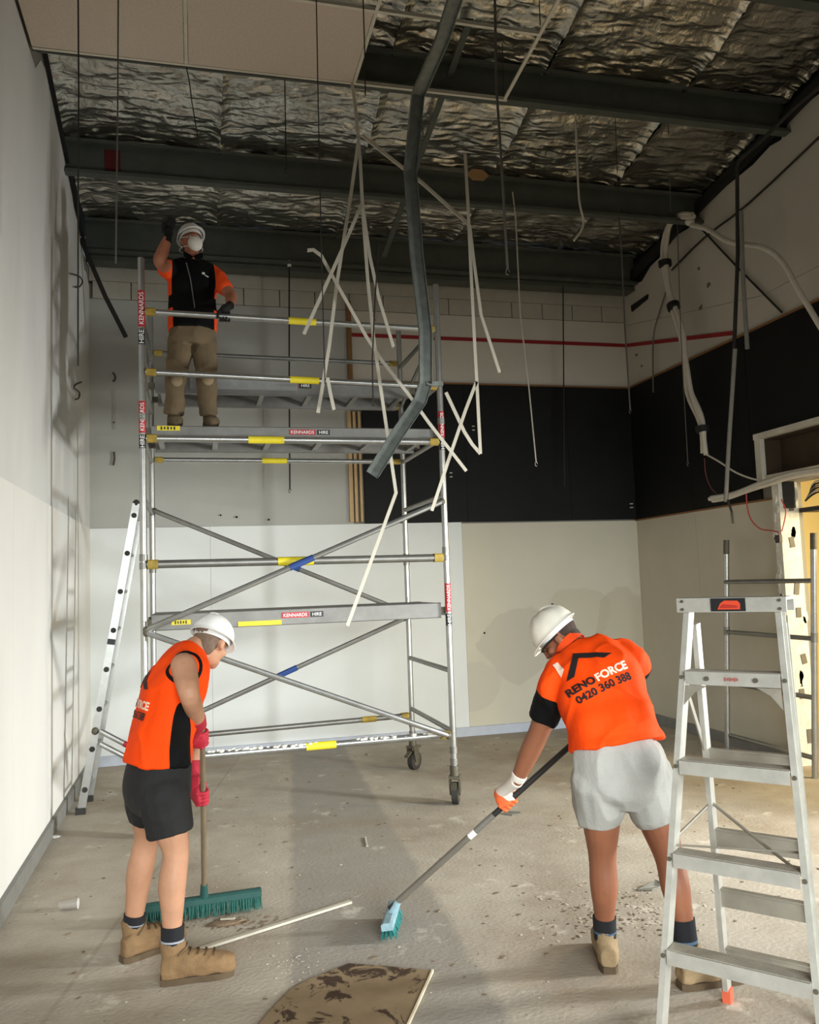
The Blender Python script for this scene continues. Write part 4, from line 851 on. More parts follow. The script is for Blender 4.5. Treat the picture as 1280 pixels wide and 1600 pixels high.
# ------------------------------------------------ person sweeping in the middle right
pB = tag(empty('person', (1.9, 3.45, 0)), 'person in orange logo shirt and grey shorts bending over a long broom', 'person', 'workers')
F = V((.28, .96, 0)); R0 = V((.96, -.28, 0)); R1 = (R0*.90+UZ*.40-F*.10).normalized()
pel, hem, wai, che, upp, nek, hd = at(973, 1212, 3.42), at(963, 1166, 3.42), at(956, 1130, 3.44), at(931, 1066, 3.56), at(909, 1032, 3.66), at(891, 1010, 3.72), at(873, 995, 3.765)
fh = V((-.60, .42, -.68)).normalized(); uh = V((-.45, .35, .82)).normalized()
ba, btp = at(609, 1420, 4.27), at(928, 1132, 3.78); axB = (btp-ba).normalized(); gL = on_line(ba, btp, 794, 0); gR = on_line(ba, btp, 916, 0)
shL, shR = at(869, 1070, 3.64), at(986, 1032, 3.58); elL, wrL = at(843, 1142, 3.74), at(808, 1219, 3.86); elR, wrR = at(985, 1105, 3.78), at(945, 1128, 3.86)
hpL, hpR = pel-R0*.10, pel+R0*.10; knL, anL = at(942, 1348, 3.52), at(945, 1452, 3.57); knR, anR = at(1046, 1350, 3.36), at(1072, 1458, 3.31)
b = MB(); torso(b, [(pel-V((0, 0, .06)), R0, .14, .11), (hem, R0, .145, .11), (wai, R0, .14, .10), (che, R1, .16, .11), (upp, R1, .13, .085), (nek, R1, .065, .062), (nek.lerp(hd, .6), R1, .06, .06)])
limb(b, [nek, nek.lerp(hd, .5), hd-fh*.02], [.068, .062, .06]); head(b, hd, fh, uh)
limb(b, [shL, shL.lerp(elL, .5), elL, elL.lerp(wrL, .4), wrL], [.062, .058, .050, .049, .032]); limb(b, [shR, elR, wrR], [.058, .047, .032])
for hp, kn, an in ((hpL, knL, anL), (hpR, knR, anR)): limb(b, [hp, hp.lerp(kn, .5), kn+UZ*.03, kn.lerp(an, .32)-F*.015, kn.lerp(an, .64)-F*.008, an, an-UZ*.05], [.098, .084, .062, .062, .050, .040, .042], n=16)
place('body', solid(b, .0075, 4), M_skinB, pB)
hair(hd, fh, uh, M_hairB, pB); hard_hat(hd+uh*.035, fh, uh, pB, M_hat2, True)
Fx, Rx, Ux = axes(fh, uh); b = MB(); b.tube(spline([hd+Rx*s_*.079+Fx*f_+Ux*u_ for s_, f_, u_ in ((-1, -.02, .002), (-1, .06, .004), (-.6, .098, .0), (.6, .098, .0), (1, .06, .004), (1, -.02, .002))], 4), .006, 6); b.build('safety_glasses', M_lblk, pB)
b = MB(); torso(b, [(hem+V((0, 0, .006)), R0, .205, .160), (hem.lerp(wai, .5), R0, .194, .145), (wai, R0, .190, .138), (wai.lerp(che, .5), R0.lerp(R1, .5), .196, .14), (che, R1, .206, .14), (upp, R1, .178, .11), (upp.lerp(nek, .75), R1, .09, .085)], n=32)
limb(b, [upp-R1*.08, shL, shL.lerp(elL, .35), shL.lerp(elL, .76)], [.085, .083, .073, .067], end=False); limb(b, [upp+R1*.08, shR, shR.lerp(elR, .3), shR.lerp(elR, .55)], [.085, .080, .07, .066], end=False)
def mB(p):
    v = (p-pel.lerp(upp, max(0, min(1, (p.z-pel.z)/(upp.z-pel.z))))).dot(F)-.075
    for sh, el, c0 in ((shL, elL, .045), (shR, elR, .03)):
        ax = (el-sh).normalized(); t = (p-sh).dot(ax); d = (p-sh-ax*t).length
        if d < .095: v = max(v, t-c0)
    return max(v, .006-abs((p-nek).length-.085))
shB = place('shirt', solid(b, .0075, 5), mat_attr('hivis_B', ORG, BLK), pB, wrinkle=(.013, (12, 12, 6)), mask=mB)
b = MB(); nn_ = nek.lerp(hd, .18); t_ = (hd-nek).normalized(); u_ = t_.cross(UZ).normalized(); b.rings([(nn_-t_*.03, u_, t_.cross(u_), .082, .082), (nn_+t_*.012, u_, t_.cross(u_), .073, .073), (nn_+t_*.01, u_, t_.cross(u_), .066, .066), (nn_-t_*.03, u_, t_.cross(u_), .07, .07)], 24, False); b.build('collar', mat('hivis_collar', ORG, .8), shB)
spn = (upp-wai).normalized(); nb = (-F+UZ*.45).normalized(); Yt = (spn-nb*spn.dot(nb)).normalized(); Yt = Quaternion(nb, math.radians(8)) @ Yt; shirt_logo(shB, at(928, 1050, 3.44), Yt.cross(nb), Yt, .285)
b = MB(); torso(b, [(pel-V((0, 0, .13)), R0, .10, .09), (pel-V((0, 0, .07)), R0, .172, .14), (pel, R0, .196, .152), (hem-V((0, 0, .02)), R0, .186, .142), (hem+V((0, 0, .05)), R0, .15, .11)], n=30)
for hp, kn, e, r1 in ((hpL, knL, .53, .094), (hpR, knR, .53, .099)): limb(b, [hp-V((0, 0, .02)), hp.lerp(kn, .35), hp.lerp(kn, e)], [.124, .114, r1], end=False)
place('shorts', solid(b, .0075, 4), M_greysh, pB, wrinkle=(.015, (10, 10, 4)))
boot(V((1.725, 3.50, 0)), (.36, .93, 0), anL, pB, M_boot2, M_sole, L=.31, top=.155, laces=False); sock(V((anL.x, anL.y, .12)), anL+(knL-anL).normalized()*.06, .049, .052, pB, M_sock, M_stripeb)
h0 = atz(1062, 1545); t0 = atz(1136, 1533); boot(h0, (t0-h0), anR, pB, M_boot2, M_sole, L=.31, top=.155, laces=False); sock(V((anR.x, anR.y, .12)), anR+(knR-anR).normalized()*.06, .049, .052, pB, M_sock, M_stripeb)
M_glw = mat_attr('glove_white_orange', (218, 210, 198), (232, 108, 62), bump=.1)
for G, wr, el in ((gL, wrL, elL), (gR, wrR, elR)):
    b = MB(); grip(b, G, axB, wr-G, .0155, wr, .036); cf = wr+(el-wr).normalized()*.035; b.tube([wr, cf], [.035, .040], 16); G_, w_ = G.copy(), wr.copy()
    place('glove', solid(b, .0045, 3), M_glw, pB, mask=lambda p: .052-(p-G_).dot((w_-G_).normalized())-.01)
M_hblk = mat('handle_black', (34, 32, 30), .5, var=.15); M_hgrey = mat('handle_grey', (120, 116, 108), .5, .3)
broom('long_broom', 'long black handled broom with a teal head, angled across the floor', ba, btp, (.34, .94, 0), .30, M_hblk, mat('bristle_teal', (22, 104, 100), .8, var=.2, scale=80), mat('broom_block_pale', (132, 160, 168), .6, var=.2, scale=20), bands=((.03, .40, mat('handle_brown_grey', (104, 97, 86), .55)), (.40, .43, M_lblw), (.43, .52, M_hgrey)), tilt=-.12, r=.0145)

# ------------------------------------------------ person on the scaffold
pC = tag(empty('person', (-.03, 6.72, 2.965)), 'person in black shirt, tan trousers and dust mask standing on the scaffold', 'person', 'workers')
F = V((.12, -.99, 0)); R_ = V((-.99, -.12, 0)); YC = 6.76
pel, hem, wai, che, upp, nek, hd = at(301, 530, YC), at(301, 512, YC), at(301, 490, YC), at(300, 445, YC), at(299, 420, YC), at(300, 404, YC-.01), at(299, 379, YC-.03)
fh = V((.34, -.90, .16)).normalized(); uh = UZ
shR, shL = at(269, 426, YC), at(334, 430, YC); elR, wrR = at(249, 408, 6.50), at(262, 372, 6.50); elL, wrL = at(361, 462, 6.60), at(360, 477, 6.46)
rz = 3.82+(3.775-3.82)*((at(351, 488, 6.38).x-SX0)/(SX1-SX0)); gL = V((at(351, 488, 6.41).x, SY0, rz))
hpR, hpL = pel+R_*.09, pel-R_*.09; DZ0 = 2.966; anR = V((at(271, 650, 6.72).x, 6.74, DZ0+.10)); anL = V((at(327, 650, 6.72).x, 6.74, DZ0+.10)); knR, knL = at(275, 598, 6.68), at(323, 596, 6.68)
b = MB(); torso(b, [(pel-V((0, 0, .05)), R_, .13, .10), (wai, R_, .135, .10), (che, R_, .155, .105), (upp, R_, .14, .085), (nek, R_, .06, .06), (nek.lerp(hd, .6), R_, .056, .056)])
limb(b, [nek, nek.lerp(hd, .5), hd], [.06, .057, .056]); head(b, hd, fh, uh); limb(b, [shR, shR.lerp(elR, .5), elR, elR.lerp(wrR, .4), wrR], [.058, .054, .047, .047, .032]); limb(b, [shL, shL.lerp(elL, .5), elL, elL.lerp(wrL, .5), wrL], [.058, .052, .046, .044, .032])
for hp, kn, an in ((hpR, knR, anR), (hpL, knL, anL)): limb(b, [hp, kn, an], [.085, .055, .04])
place('body', solid(b, .0085, 4), M_skinC, pC)
hair(hd, fh, uh, M_hairB, pC); hard_hat(hd+UZ*.046-fh*.016, (fh+UZ*.22).normalized(), (UZ-fh*.22).normalized(), pC, M_hat)
Fx, Rx, Ux = axes(fh, uh)
for s_ in (-1, 1):
    b = MB(); b.ball(hd+Rx*s_*.032+Fx*.083+Ux*.002, .012); e = b.build('eye', mat('eye_white', (214, 206, 198), .3), pC); b = MB(); b.ball(hd+Rx*s_*.032+Fx*.0925+Ux*.002, .0055); b.build('iris', M_lblk, e)
b = MB(); Mh = Matrix((Rx, Fx, Ux)).transposed(); b.ball(hd+Fx*.078-Ux*.052, (.058, .052, .062), Mh, 20, 14); mk = place('dust_mask', solid(b, .005, 2), mat('mask_white', (236, 230, 218), .85), pC)
for dz in (.02, -.06): b = MB(); b.tube(spline([hd+Rx*s_*x_+Fx*f_+Ux*(dz+u_) for s_, x_, f_, u_ in ((-1, .05, .09, -.03), (-1, .085, .0, 0), (-1, .06, -.09, .01), (1, .06, -.09, .01), (1, .085, .0, 0), (1, .05, .09, -.03))], 4), .003, 6); b.build('strap', MATS['mask_white'], mk)
b = MB(); torso(b, [(hem-V((0, 0, .03)), R_, .190, .14), (wai, R_, .186, .135), (wai.lerp(che, .5), R_, .186, .135), (che, R_, .188, .135), (upp, R_, .168, .105), (upp.lerp(nek, .7), R_, .09, .085)], n=32)
limb(b, [upp+R_*.07, shR, shR.lerp(elR, .42)], [.08, .080, .074]); limb(b, [upp-R_*.07, shL, shL.lerp(elL, .6)], [.08, .078, .070])
def mC(p):
    v = -.1
    for sh, el, sg in ((shR, elR, 1), (shL, elL, -1)):
        v = max(v, min((p-che).dot(R_)*sg-.165, p.z-(che.z-.12)))
    r = abs((p-hem).dot(R_)); v = max(v, min(r-.158, hem.z+.13-p.z)); return v
shC = place('shirt', solid(b, .008, 4), mat_attr('polo_C', BLK, (250, 84, 34)), pC, wrinkle=(.008, (9, 9, 6)), mask=mC)
b = MB(); q = che+F*.128-R_*.075+V((0, 0, .055)); b.box(q, (.022, .004, .016), Matrix.Rotation(.3, 3, 'Y')); b.build('chest_emblem', M_lblw, shC, smooth=0); b = MB(); b.box(q+V((.025, .002, -.02)), (.03, .004, .008), Matrix.Rotation(.5, 3, 'Y')); b.build('chest_emblem', M_lblw, shC, smooth=0)
b = MB()
for s_ in (-1, 1): b.poly([nek+F*.085+V((0, 0, -.015)), nek+F*.07+R_*s_*.07+V((0, 0, .03)), nek+F*.10+R_*s_*.075+V((0, 0, -.025)), nek+F*.115+R_*s_*.02+V((0, 0, -.06))], .006)
b.build('collar', MATS['polo_C'], shC, smooth=0)
b = MB(); b.tube([che+F*.15+R_*.06+V((0, 0, .12)), che+F*.146+R_*.03, wai+F*.146+R_*.0], .004, 6); b.build('lanyard_cord', mat('cord_grey', (108, 108, 104), .8), shC)
b = MB(); torso(b, [(pel-V((0, 0, .06)), R_, .165, .13), (pel, R_, .178, .138), (hem+V((0, 0, .03)), R_, .172, .13)], n=30)
for hp, kn, an in ((hpR, knR, anR), (hpL, knL, anL)): limb(b, [hp-V((0, 0, .02)), hp.lerp(kn, .5), kn, kn.lerp(an, .55), an+UZ*.045], [.104, .092, .078, .072, .076], end=False)
tr_ = place('trousers', solid(b, .008, 4), M_tanp, pC, wrinkle=(.010, (10, 10, 8)))
for kn in (knR, knL): b = MB(); b.ball(kn+F*.072, (.045, .022, .05)); b.build('knee_patch', mat('knee_pale', (150, 132, 104), .9), tr_)
for an in (anR, anL): boot(V((an.x, an.y, 0))-F*.085, F, an, pC, mat('boot_dusty', (96, 80, 58), .9, var=.2, scale=16), M_sole, z0=DZ0, L=.29, top=.14)
M_glb = mat('glove_black', (22, 21, 20), .85)
b = MB(); grip(b, gL, (-1, 0, 0), V((.02, .02, .06)), .025, wrL, .036); place('glove', solid(b, .0045, 3), M_glb, pC)
b = MB(); open_hand(b, wrR, (at(266, 340, 6.52)-wrR), (.5, -.8, 0), curl=.5); place('glove', solid(b, .0045, 3), M_glb, pC)
# ================================================================ HANGING CEILING RAILS, STUD, RODS AND CABLES
M_rail = mat('rail_offwhite', (192, 184, 166), .5, .1, var=.06, scale=10)
M_stud = mat('stud_galvanised', (118, 122, 116), .45, .45, var=.22, scale=18); M_rod = mat('rod_steel', (112, 108, 100), .5, .6, var=.1, scale=20); M_rodd = mat('rod_dark', (46, 42, 38), .6, .3)
M_wht = mat('cable_white', (206, 198, 182), .6, var=.06, scale=14); M_tape = mat('tape_black', (24, 23, 22), .7); M_gry = mat('conduit_grey', (128, 126, 118), .6, var=.1, scale=14)
grp = 'ceiling rails pulled loose and dangling'
def hang(pts, label, Y=5.7, sec=TSEC, m=M_rail, cat='rail', name='dangling_rail', group=grp, up=(0, 1, 0), smooth_k=0):
    P = [at(*(q if len(q) == 3 else (q[0], q[1], Y))) for q in pts]
    if smooth_k: P = spline(P, smooth_k)
    b = MB(); b.sweep(sec, P, up); o = b.build(name, m, smooth=0)
    return tag(o, label, cat, group)
hang([(550, 128, 5.80), (556, 170, 5.78), (563, 250, 5.74), (567, 330, 5.72), (575, 440), (584, 530), (600, 640), (619, 770, 5.66), (543, 978, 5.60)], 'longest dangling white rail with a sharp kink near its lower end')
hang([(561, 215, 5.70), (549, 300), (527, 440), (514, 545), (497, 645)], 'white rail hanging straight down left of the long kinked rail', 5.66)
hang([(566, 318, 5.60), (540, 378, 5.6), (475, 522, 5.6)], 'white rail slanting down to the left across the upper guard rail', 5.6)
hang([(567, 325, 5.78), (578, 400, 5.78), (592, 465, 5.78), (615, 542, 5.78)], 'short white rail end hanging in front of the block wall', 5.78)
hang([(481, 391), (490, 390), (502, 399), (520, 432), (548, 482), (572, 525), (596, 562), (640, 618), (670, 660), (729, 736)], 'long white rail with a curved upper end crossing in front of the bent steel stud', 5.62)
hang([(566, 210, 5.86), (600, 238, 5.86), (660, 285, 5.86), (734, 351, 5.80)], 'white rail slanting right behind the steel stud', 5.8)
hang([(727, 240), (731, 310), (735, 400), (741, 520), (746, 610), (751, 709)], 'long vertical white rail in front of the black wall panels', 5.75)
hang([(734, 351), (741, 410), (752, 492), (765, 532), (781, 582)], 'white rail bent outwards with its free end right of the others', 5.85)
hang([(745, 596), (728, 640), (700, 722), (675, 798)], 'white rail slanting down to the left beside the scaffold post', 5.75)
hang([(751, 709), (738, 694), (726, 675), (697, 613)], 'flattened white rail bent up into a hook shape', 5.752, sec=[(-.013, 0), (.013, 0), (.013, .004), (-.013, .004)])
hang([(512, 590), (516, 612), (522, 640)], 'tiny white rail offcut hanging near the scaffold deck', 5.6)
C_ = [(-.045, 0), (-.045, -.035), (-.041, -.035), (-.041, -.004), (.041, -.004), (.041, -.035), (.045, -.035), (.045, 0)]
sd_ = tag(empty('bent_stud', at(640, 265, 5.55)), 'bent galvanised steel stud hanging from the roof in front of the scaffold', 'steel stud')
P = [at(722, -40, 4.45), at(690, 60, 4.9), at(652, 148, 5.30), at(640, 266, 5.42), at(650, 400, 5.46), at(664, 520, 5.48), at(664, 600, 5.50), at(655, 628, 5.50), at(620, 680, 5.46), at(581, 742, 5.40)]
b = MB(); b.sweep(C_, P[:4], (0, 1, 0)); b.build('stud_upper', M_stud, sd_, smooth=0)
b = MB(); b.sweep(C_, P[3:7], (0, 1, 0)); b.build('stud_middle', M_stud, sd_, smooth=0)
b = MB(); b.sweep(C_, P[6:], (0, 1, 0)); b.build('stud_lower', M_stud, sd_, smooth=0)
b = MB(); b.bar(at(664, 600, 5.5), at(690, 600, 5.55), .04, .03); b.build('stud_tab', M_stud, sd_, smooth=0)
# ---- thin rods and wires
def wire(pts, label, Y, r=.005, m=M_rod, name='suspension_rod', cat='rod', group='thin ceiling hangers left behind', hook=False, k=1):
    P = [at(*(q if len(q) == 3 else (q[0], q[1], Y))) for q in pts]
    if k > 1: P = spline(P, k)
    if pts[0][1] < 0: P = [V((P[0].x, P[0].y, 5.83))]+P
    e = tag(empty(name, P[0]), label, cat, group); b = MB(); b.tube(P, r, 6); b.build('rod' if cat == 'rod' else 'strand', m, e)
    if hook:
        q = P[-1]; b = MB(); b.tube([q+V((.012*math.cos(a), 0, .02*math.sin(a)-.02)) for a in np.linspace(0, 5.2, 10)], .0035, 6); b.build('hook', m, e)
    return e
wire([(122, -30), (123, 140), (122, 330), (122, 572)], 'leftmost long thin rod hanging close to the left wall', 4.86, r=.0045, m=M_rodd)
wire([(185, -30), (184, 160), (181, 412)], 'long thin rod hanging second from the left wall', 4.86, r=.0045)
wire([(291, 104), (296, 128), (300, 160), (312, 230)], 'short thin wire hanging at the joint between the two tiles', 5.9, r=.004, m=M_rodd)
wire([(445, 125), (446, 180), (447, 262)], 'short thin rod hanging from the middle of the tile edge', 5.92, r=.004, m=M_rodd, hook=True)
wire([(452, 414), (452, 600), (453, 764)], 'thin rod with a white tip hanging left of the dangling rails', 8.84, r=.008, m=M_rodd, hook=True)
q = at(452, 412, 8.83); b = MB(); b.cyl(q-V((0, 0, .03)), q+V((0, 0, .03)), .022, 10); b.build('white_tip', mat('plastic_white', (240, 238, 232), .5), bpy.data.objects['suspension_rod.004'])
wire([(494, -20), (498, 200), (503, 420), (508, 600)], 'thin rod crossing the tile edge left of the dangling rails', 4.86, r=.0035, m=M_rodd)
wire([(567, -20), (570, 80), (571, 150)], 'thin rod passing the right edge of the tiles', 4.86, r=.004, m=M_rodd)
wire([(773, -20), (776, 140), (784, 260), (793, 420)], 'stiff twisted rod hanging from the grid right of the bent stud', 4.86, r=.009, hook=True)
wire([(801, 300), (806, 340), (813, 490), (826, 600), (838, 722)], 'long thin cord hanging in front of the black panels, knotted at its end', 7.42, r=.007, m=M_wht, hook=True)
wire([(966, 322), (972, 400), (977, 520), (985, 640)], 'thin rod hanging in the far right corner', 7.45, r=.009, hook=True)
wire([(880, 448), (881, 600), (882, 760)], 'thin dark rod hanging against the black panel of the back wall', 8.84, r=.008, m=M_rodd)
wire([(1046, 190), (1047, 260), (1048, 330)], 'short rod with pale end below the right end of the middle purlin', 7.2, r=.006)
wire([(1058, 335), (1064, 520), (1068, 600), (1075, 722)], 'thin rod hanging behind the white cable bundle', 7.46, r=.005, hook=True)
e_ = tag(empty('suspension_rod', atx(1042, 452, RX-.004)), 'thin bent rod hanging between the corner and the cable bundle', 'rod', 'thin ceiling hangers left behind'); b = MB(); b.tube(spline([atx(1042, 452, RX-.004), atx(1030, 490, RX-.04), atx(1021, 530, RX-.06), atx(1021, 613, RX-.06)], 4), .009, 6); b.build('rod', M_rod, e_)
wire([(959, 100), (962, 200), (966, 300)], 'faint thin wire below the foil on the right', 6.4, r=.003, m=M_rodd)
wire([(1037, 60), (1041, 150), (1045, 210)], 'faint thin wire hanging near the right wall top', 6.2, r=.003, m=M_rodd)
wire([(891, 66), (897, 130), (901, 220), (905, 310), (912, 350), (897, 376)], 'loose white cable dangling from the foil, hooked at its end', 6.5, r=.010, m=M_wht, name='loose_cable', cat='cable', group='loose cables', k=5)
wire([(592, 380, 5.5), (586, 470, 5.48), (582, 560, 5.48), (583, 625, 5.48)], 'thin dark wire twisted round the dangling rails', 5.5, r=.005, m=M_rodd, hook=True)
# ---- right hand cables and conduits
def cable(pts, label, X, r, m, name='cable', cat='cable', k=5, group='cables and conduits hanging by the right wall', strands=1, bands=()):
    P = [atx(*(q if len(q) == 3 else (q[0], q[1], X))) for q in pts]; P = spline(P, k) if k > 1 else P; e = tag(empty(name, P[0]), label, cat, group)
    offs = [V((0, 0, 0))] if strands == 1 else [V((.0, math.cos(a)*r*1.02, math.sin(a)*r*.5)) for a in np.linspace(0, 2*math.pi, strands, endpoint=False)]
    for i, o_ in enumerate(offs):
        b = MB(); rr = r if strands == 1 else r*.8; b.tube([p+o_+(V((0, .012*math.sin(j*.5+i*2), .006*math.cos(j*.4+i))) if strands > 1 else V((0, 0, 0))) for j, p in enumerate(P)], rr, 10); b.build('strand', m, e)
    for f in bands: j = min(len(P)-2, int(f*(len(P)-1))); d = (P[j+1]-P[j]).normalized(); b = MB(); b.cyl(P[j]-d*.03, P[j]+d*.03, r*(2.3 if strands > 1 else 1.2), 12); b.build('tape_band', M_tape, e)
    return e
cable([(1082, 338), (1062, 338), (1046, 352), (1039, 385), (1041, 430), (1050, 470), (1064, 515), (1071, 560), (1078, 612), (1096, 660), (1101, 708)], 'thick bundle of white cables with black tape bands', 4.92, .030, M_wht, name='cable_bundle', strands=3, bands=(.36, .52, .93))
cable([(1081, 352), (1105, 358), (1140, 378), (1190, 386), (1222, 408), (1245, 448), (1285, 515)], 'white flexible conduit arching over to the right edge', 4.85, .024, M_wht, name='flexible_conduit')
b = MB(); q = atx(1078, 346, 5.0); b.ball(q, (.05, .05, .045)); tag(b.build('conduit_coil', M_wht), 'knot of white conduit at the top of the cable bundle', 'conduit')
cable([(1290, 128), (1240, 170), (1195, 215), (1156, 250), (1152, 262), (1153, 400), (1146, 580), (1140, 680), (1135, 784)], 'long dark conduit bent at the roof and dropping past the black panels', 4.7, .017, M_rodd, name='bent_conduit', k=1)
cable([(1149, 545), (1140, 680), (1134, 784)], 'grey lower length of conduit hanging against the black panels', 4.68, .0185, M_gry, name='grey_conduit', k=1)
cable([(1158, 330), (1161, 430), (1168, 545)], 'short grey conduit ending beside the long dark one', 4.72, .019, M_gry, name='grey_conduit', k=1)
cable([(1290, 205), (1170, 318), (1100, 372), (1050, 422)], 'thin black cable running diagonally down the upper right wall', RX-.03, .011, M_rodd, name='black_cable', k=3)
cable([(1094, 355), (1150, 415), (1222, 488)], 'thin dark cable crossing the upper right wall down to the black band', RX-.03, .010, M_rodd, name='black_cable', k=3)
cable([(1104, 710), (1125, 722), (1150, 738), (1180, 749), (1215, 752)], 'thin pale cable sagging from the taped bundle end', 5.0, .009, M_wht)
cable([(1101, 716), (1103, 740), (1111, 762), (1121, 772)], 'thin brown wire below the taped bundle end', 5.0, .005, mat('wire_brown', (112, 60, 48), .7), name='wire')
cable([(1112, 780), (1140, 774), (1172, 764), (1200, 754), (1235, 742), (1290, 734)], 'bundle of pale cables lying along the top of the lower wall', 4.98, .028, M_wht, name='cable_bundle', strands=3)
cable([(1166, 766), (1168, 792), (1174, 812), (1188, 826), (1205, 829), (1219, 832)], 'thin red wire looping down to the door jamb', 5.0, .006, mat('wire_red', (186, 66, 56), .7), name='wire')
cable([(1221, 780), (1228, 800), (1222, 830)], 'thin red wire hanging along the door jamb', 5.0, .005, MATS['wire_red'], name='wire')
b = MB(); P = [atx(1137, 781, 4.69), atx(1143, 800, 4.69), atx(1145, 818, 4.69)]; b.sweep([(-.008, -.004), (.008, -.004), (.014, .004), (-.014, .004)], P); tag(b.build('hanging_strap', M_tape, smooth=0), 'short black strap hanging below the conduit end', 'strap')
b = MB(); q = atx(1217, 842, 5.05); b.box(q, (.03, .06, .07)); tag(b.build('terminal_box', mat('box_dark', (66, 58, 50), .6), smooth=0), 'small dark terminal box at the end of the red wire', 'box')
# dark rod against left wall
b = MB(); P = [at(126, 372, 8.5), at(146, 420, 8.5), at(164, 462, 8.5), at(197, 527, 8.5)]; b.sweep([(-.022, -.006), (.022, -.006), (.022, .006), (-.022, .006)], P, (0, 1, 0)); tag(b.build('dark_strip', M_rodd, smooth=0), 'dark metal strip hanging off the top of the left wall', 'metal strip')
for pts, lb in (([(112, 428), (124, 432), (129, 440), (124, 448), (118, 449)], 'small bent hook high on the left wall'), ([(127, 597), (118, 601), (116, 606), (124, 613), (123, 622), (118, 624)], 'small curled wire on the left wall beside the corner'), ):
    b = MB(); b.tube(spline([atx(x, y, -LX+.03) for x, y in pts], 3), .008, 6); tag(b.build('wall_hook', mat('hook_dark', (78, 70, 58), .7)), lb, 'hook', 'wire hooks on the left')
for pts, lb in (([(176, 582), (180, 588), (179, 594), (176, 596)], 'small curled hook on the back wall by the scaffold, upper one'), ([(178, 706), (179, 716), (177, 727)], 'small wire hook on the back wall by the scaffold, lower one')):
    b = MB(); b.tube(spline([at(x, y, D-.03) for x, y in pts], 3), .010, 6); tag(b.build('wall_hook', MATS['hook_dark']), lb, 'hook', 'wire hooks on the left')
b = MB(); q = at(178, 640, D-.01); b.box(q, (.025, .004, .42)); b.build('plaster_scar', mat('plaster_pale', (168, 164, 152), .9), wb, smooth=0)
# steel shelf box in the doorway
bx_ = tag(empty('switch_box', (5.2, 6.3, 2.2)), 'dark electrical box with wiring inside the doorway head', 'electrical box')
q0 = atx(1228, 760, 5.3); q1 = atx(1290, 806, 5.3)
b = MB(); b.box((5.42, 6.28, 2.26), (.22, .40, .04)); b.build('box_base', mat('box_steel', (58, 58, 56), .5, .5), bx_, smooth=0)
b = MB(); b.box((5.42, 5.98, 2.40), (.22, .26, .24)); b.build('box_body', MATS['box_steel'], bx_, smooth=0)
b = MB(); b.box((5.30, 6.0, 2.39), (.006, .03, .03)); b.build('indicator', M_lblw, bx_, smooth=0)
for i in range(6): b = MB(); b.tube(spline([(5.33+.01*i, 6.42, 2.34+.012*i), (5.35, 6.3, 2.40+.02*i), (5.4, 6.1, 2.42+.015*i)], 4), .008, 6); b.build('lead', [M_rodd, M_wht, M_rodd, M_gry, M_rodd, M_wht][i], bx_)
b = MB(); b.box((RX+.02, DY1-.03, 2.40), (.10, .05, .24)); b.build('box_bracket', MATS['box_steel'], bx_, smooth=0)
for i in range(7): b = MB(); b.box((5.6, 6.36-.05*i, 2.50), (.02, .02, .10)); b.build('terminal', M_rodd, bx_, smooth=0)

# ================================================================ ON THE FLOOR
a, c = atz(303, 1486, .012), atz(548, 1409, .012); b = MB(); b.bar(a, c, .028, .012); tag(b.build('white_batten', M_rail, smooth=0), 'straight white strip lying on the floor behind the tan boots', 'strip')
M_board = mat('board_brown', (142, 122, 92), .8, var=.12, scale=5, rgb2=(122, 102, 74)); nt = M_board.node_tree; N_ = nt.nodes
n_ = N_.new('ShaderNodeTexNoise'); n_.inputs['Scale'].default_value = 5.5; n_.inputs['Detail'].default_value = 6; n_.inputs['Roughness'].default_value = .7; n_.inputs['Distortion'].default_value = .8
tc_ = N_.new('ShaderNodeTexCoord'); nt.links.new(tc_.outputs['Object'], n_.inputs['Vector']); r_ = N_.new('ShaderNodeMapRange'); r_.inputs['From Min'].default_value = .535; r_.inputs['From Max'].default_value = .57; nt.links.new(n_.outputs['Fac'], r_.inputs['Value'])
mx_ = N_.new('ShaderNodeMix'); mx_.data_type = 'RGBA'; nt.links.new(r_.outputs['Result'], mx_.inputs['Factor']); bs_ = N_['Principled BSDF']; s_ = bs_.inputs['Base Color'].links[0].from_socket; nt.links.new(s_, mx_.inputs['A']); mx_.inputs['B'].default_value = (*lin((58, 38, 20)), 1); nt.links.new(mx_.outputs['Result'], bs_.inputs['Base Color'])
o_ = [atz(x, y, .012) for x, y in ((675, 1516), (600, 1509), (545, 1505), (520, 1515), (482, 1530), (455, 1545), (425, 1575), (400, 1606), (380, 1650), (600, 1680))]
bd = tag(empty('fibre_board', o_[0]), 'stained brown sheet of fibre board lying on the floor at the front', 'board'); b = MB(); b.poly(o_, .010); b.build('sheet', M_board, bd, smooth=0)
b = MB(); b.bar(o_[0]+V((.004, 0, -.002)), o_[-1]+V((.004, 0, -.002)), .008, .014); b.build('pale_edge', M_lblw if False else mat('edge_pale', (214, 200, 172), .8), bd, smooth=0)
def scrap(c, r, label, m, h=.4, name='scrap', cat='scrap', seed=0, elong=1.6, dirx=(1, 0, 0)):
    random.seed(seed); b = MB(); b.ball((0, 0, 0), 1, nu=12, nv=7); dx = V(dirx).normalized(); dy = UZ.cross(dx); vs = []
    for q in b.v:
        k = .65+.7*abs(noise.noise((q.x*1.7+seed, q.y*1.7, q.z*1.7))); z = q.z*k*r*h; vs.append(V(c)+dx*q.x*k*r*elong+dy*q.y*k*r+UZ*(max(z, -.0)+.001))
    b.v = vs; o = b.build(name, m, smooth=30); return tag(o, label, cat)
scrap(atz(86, 1308), .035, 'crumpled white paper on the floor by the left skirting', mat('paper_white', (214, 210, 202), .9), name='crumpled_paper', cat='paper', seed=2)
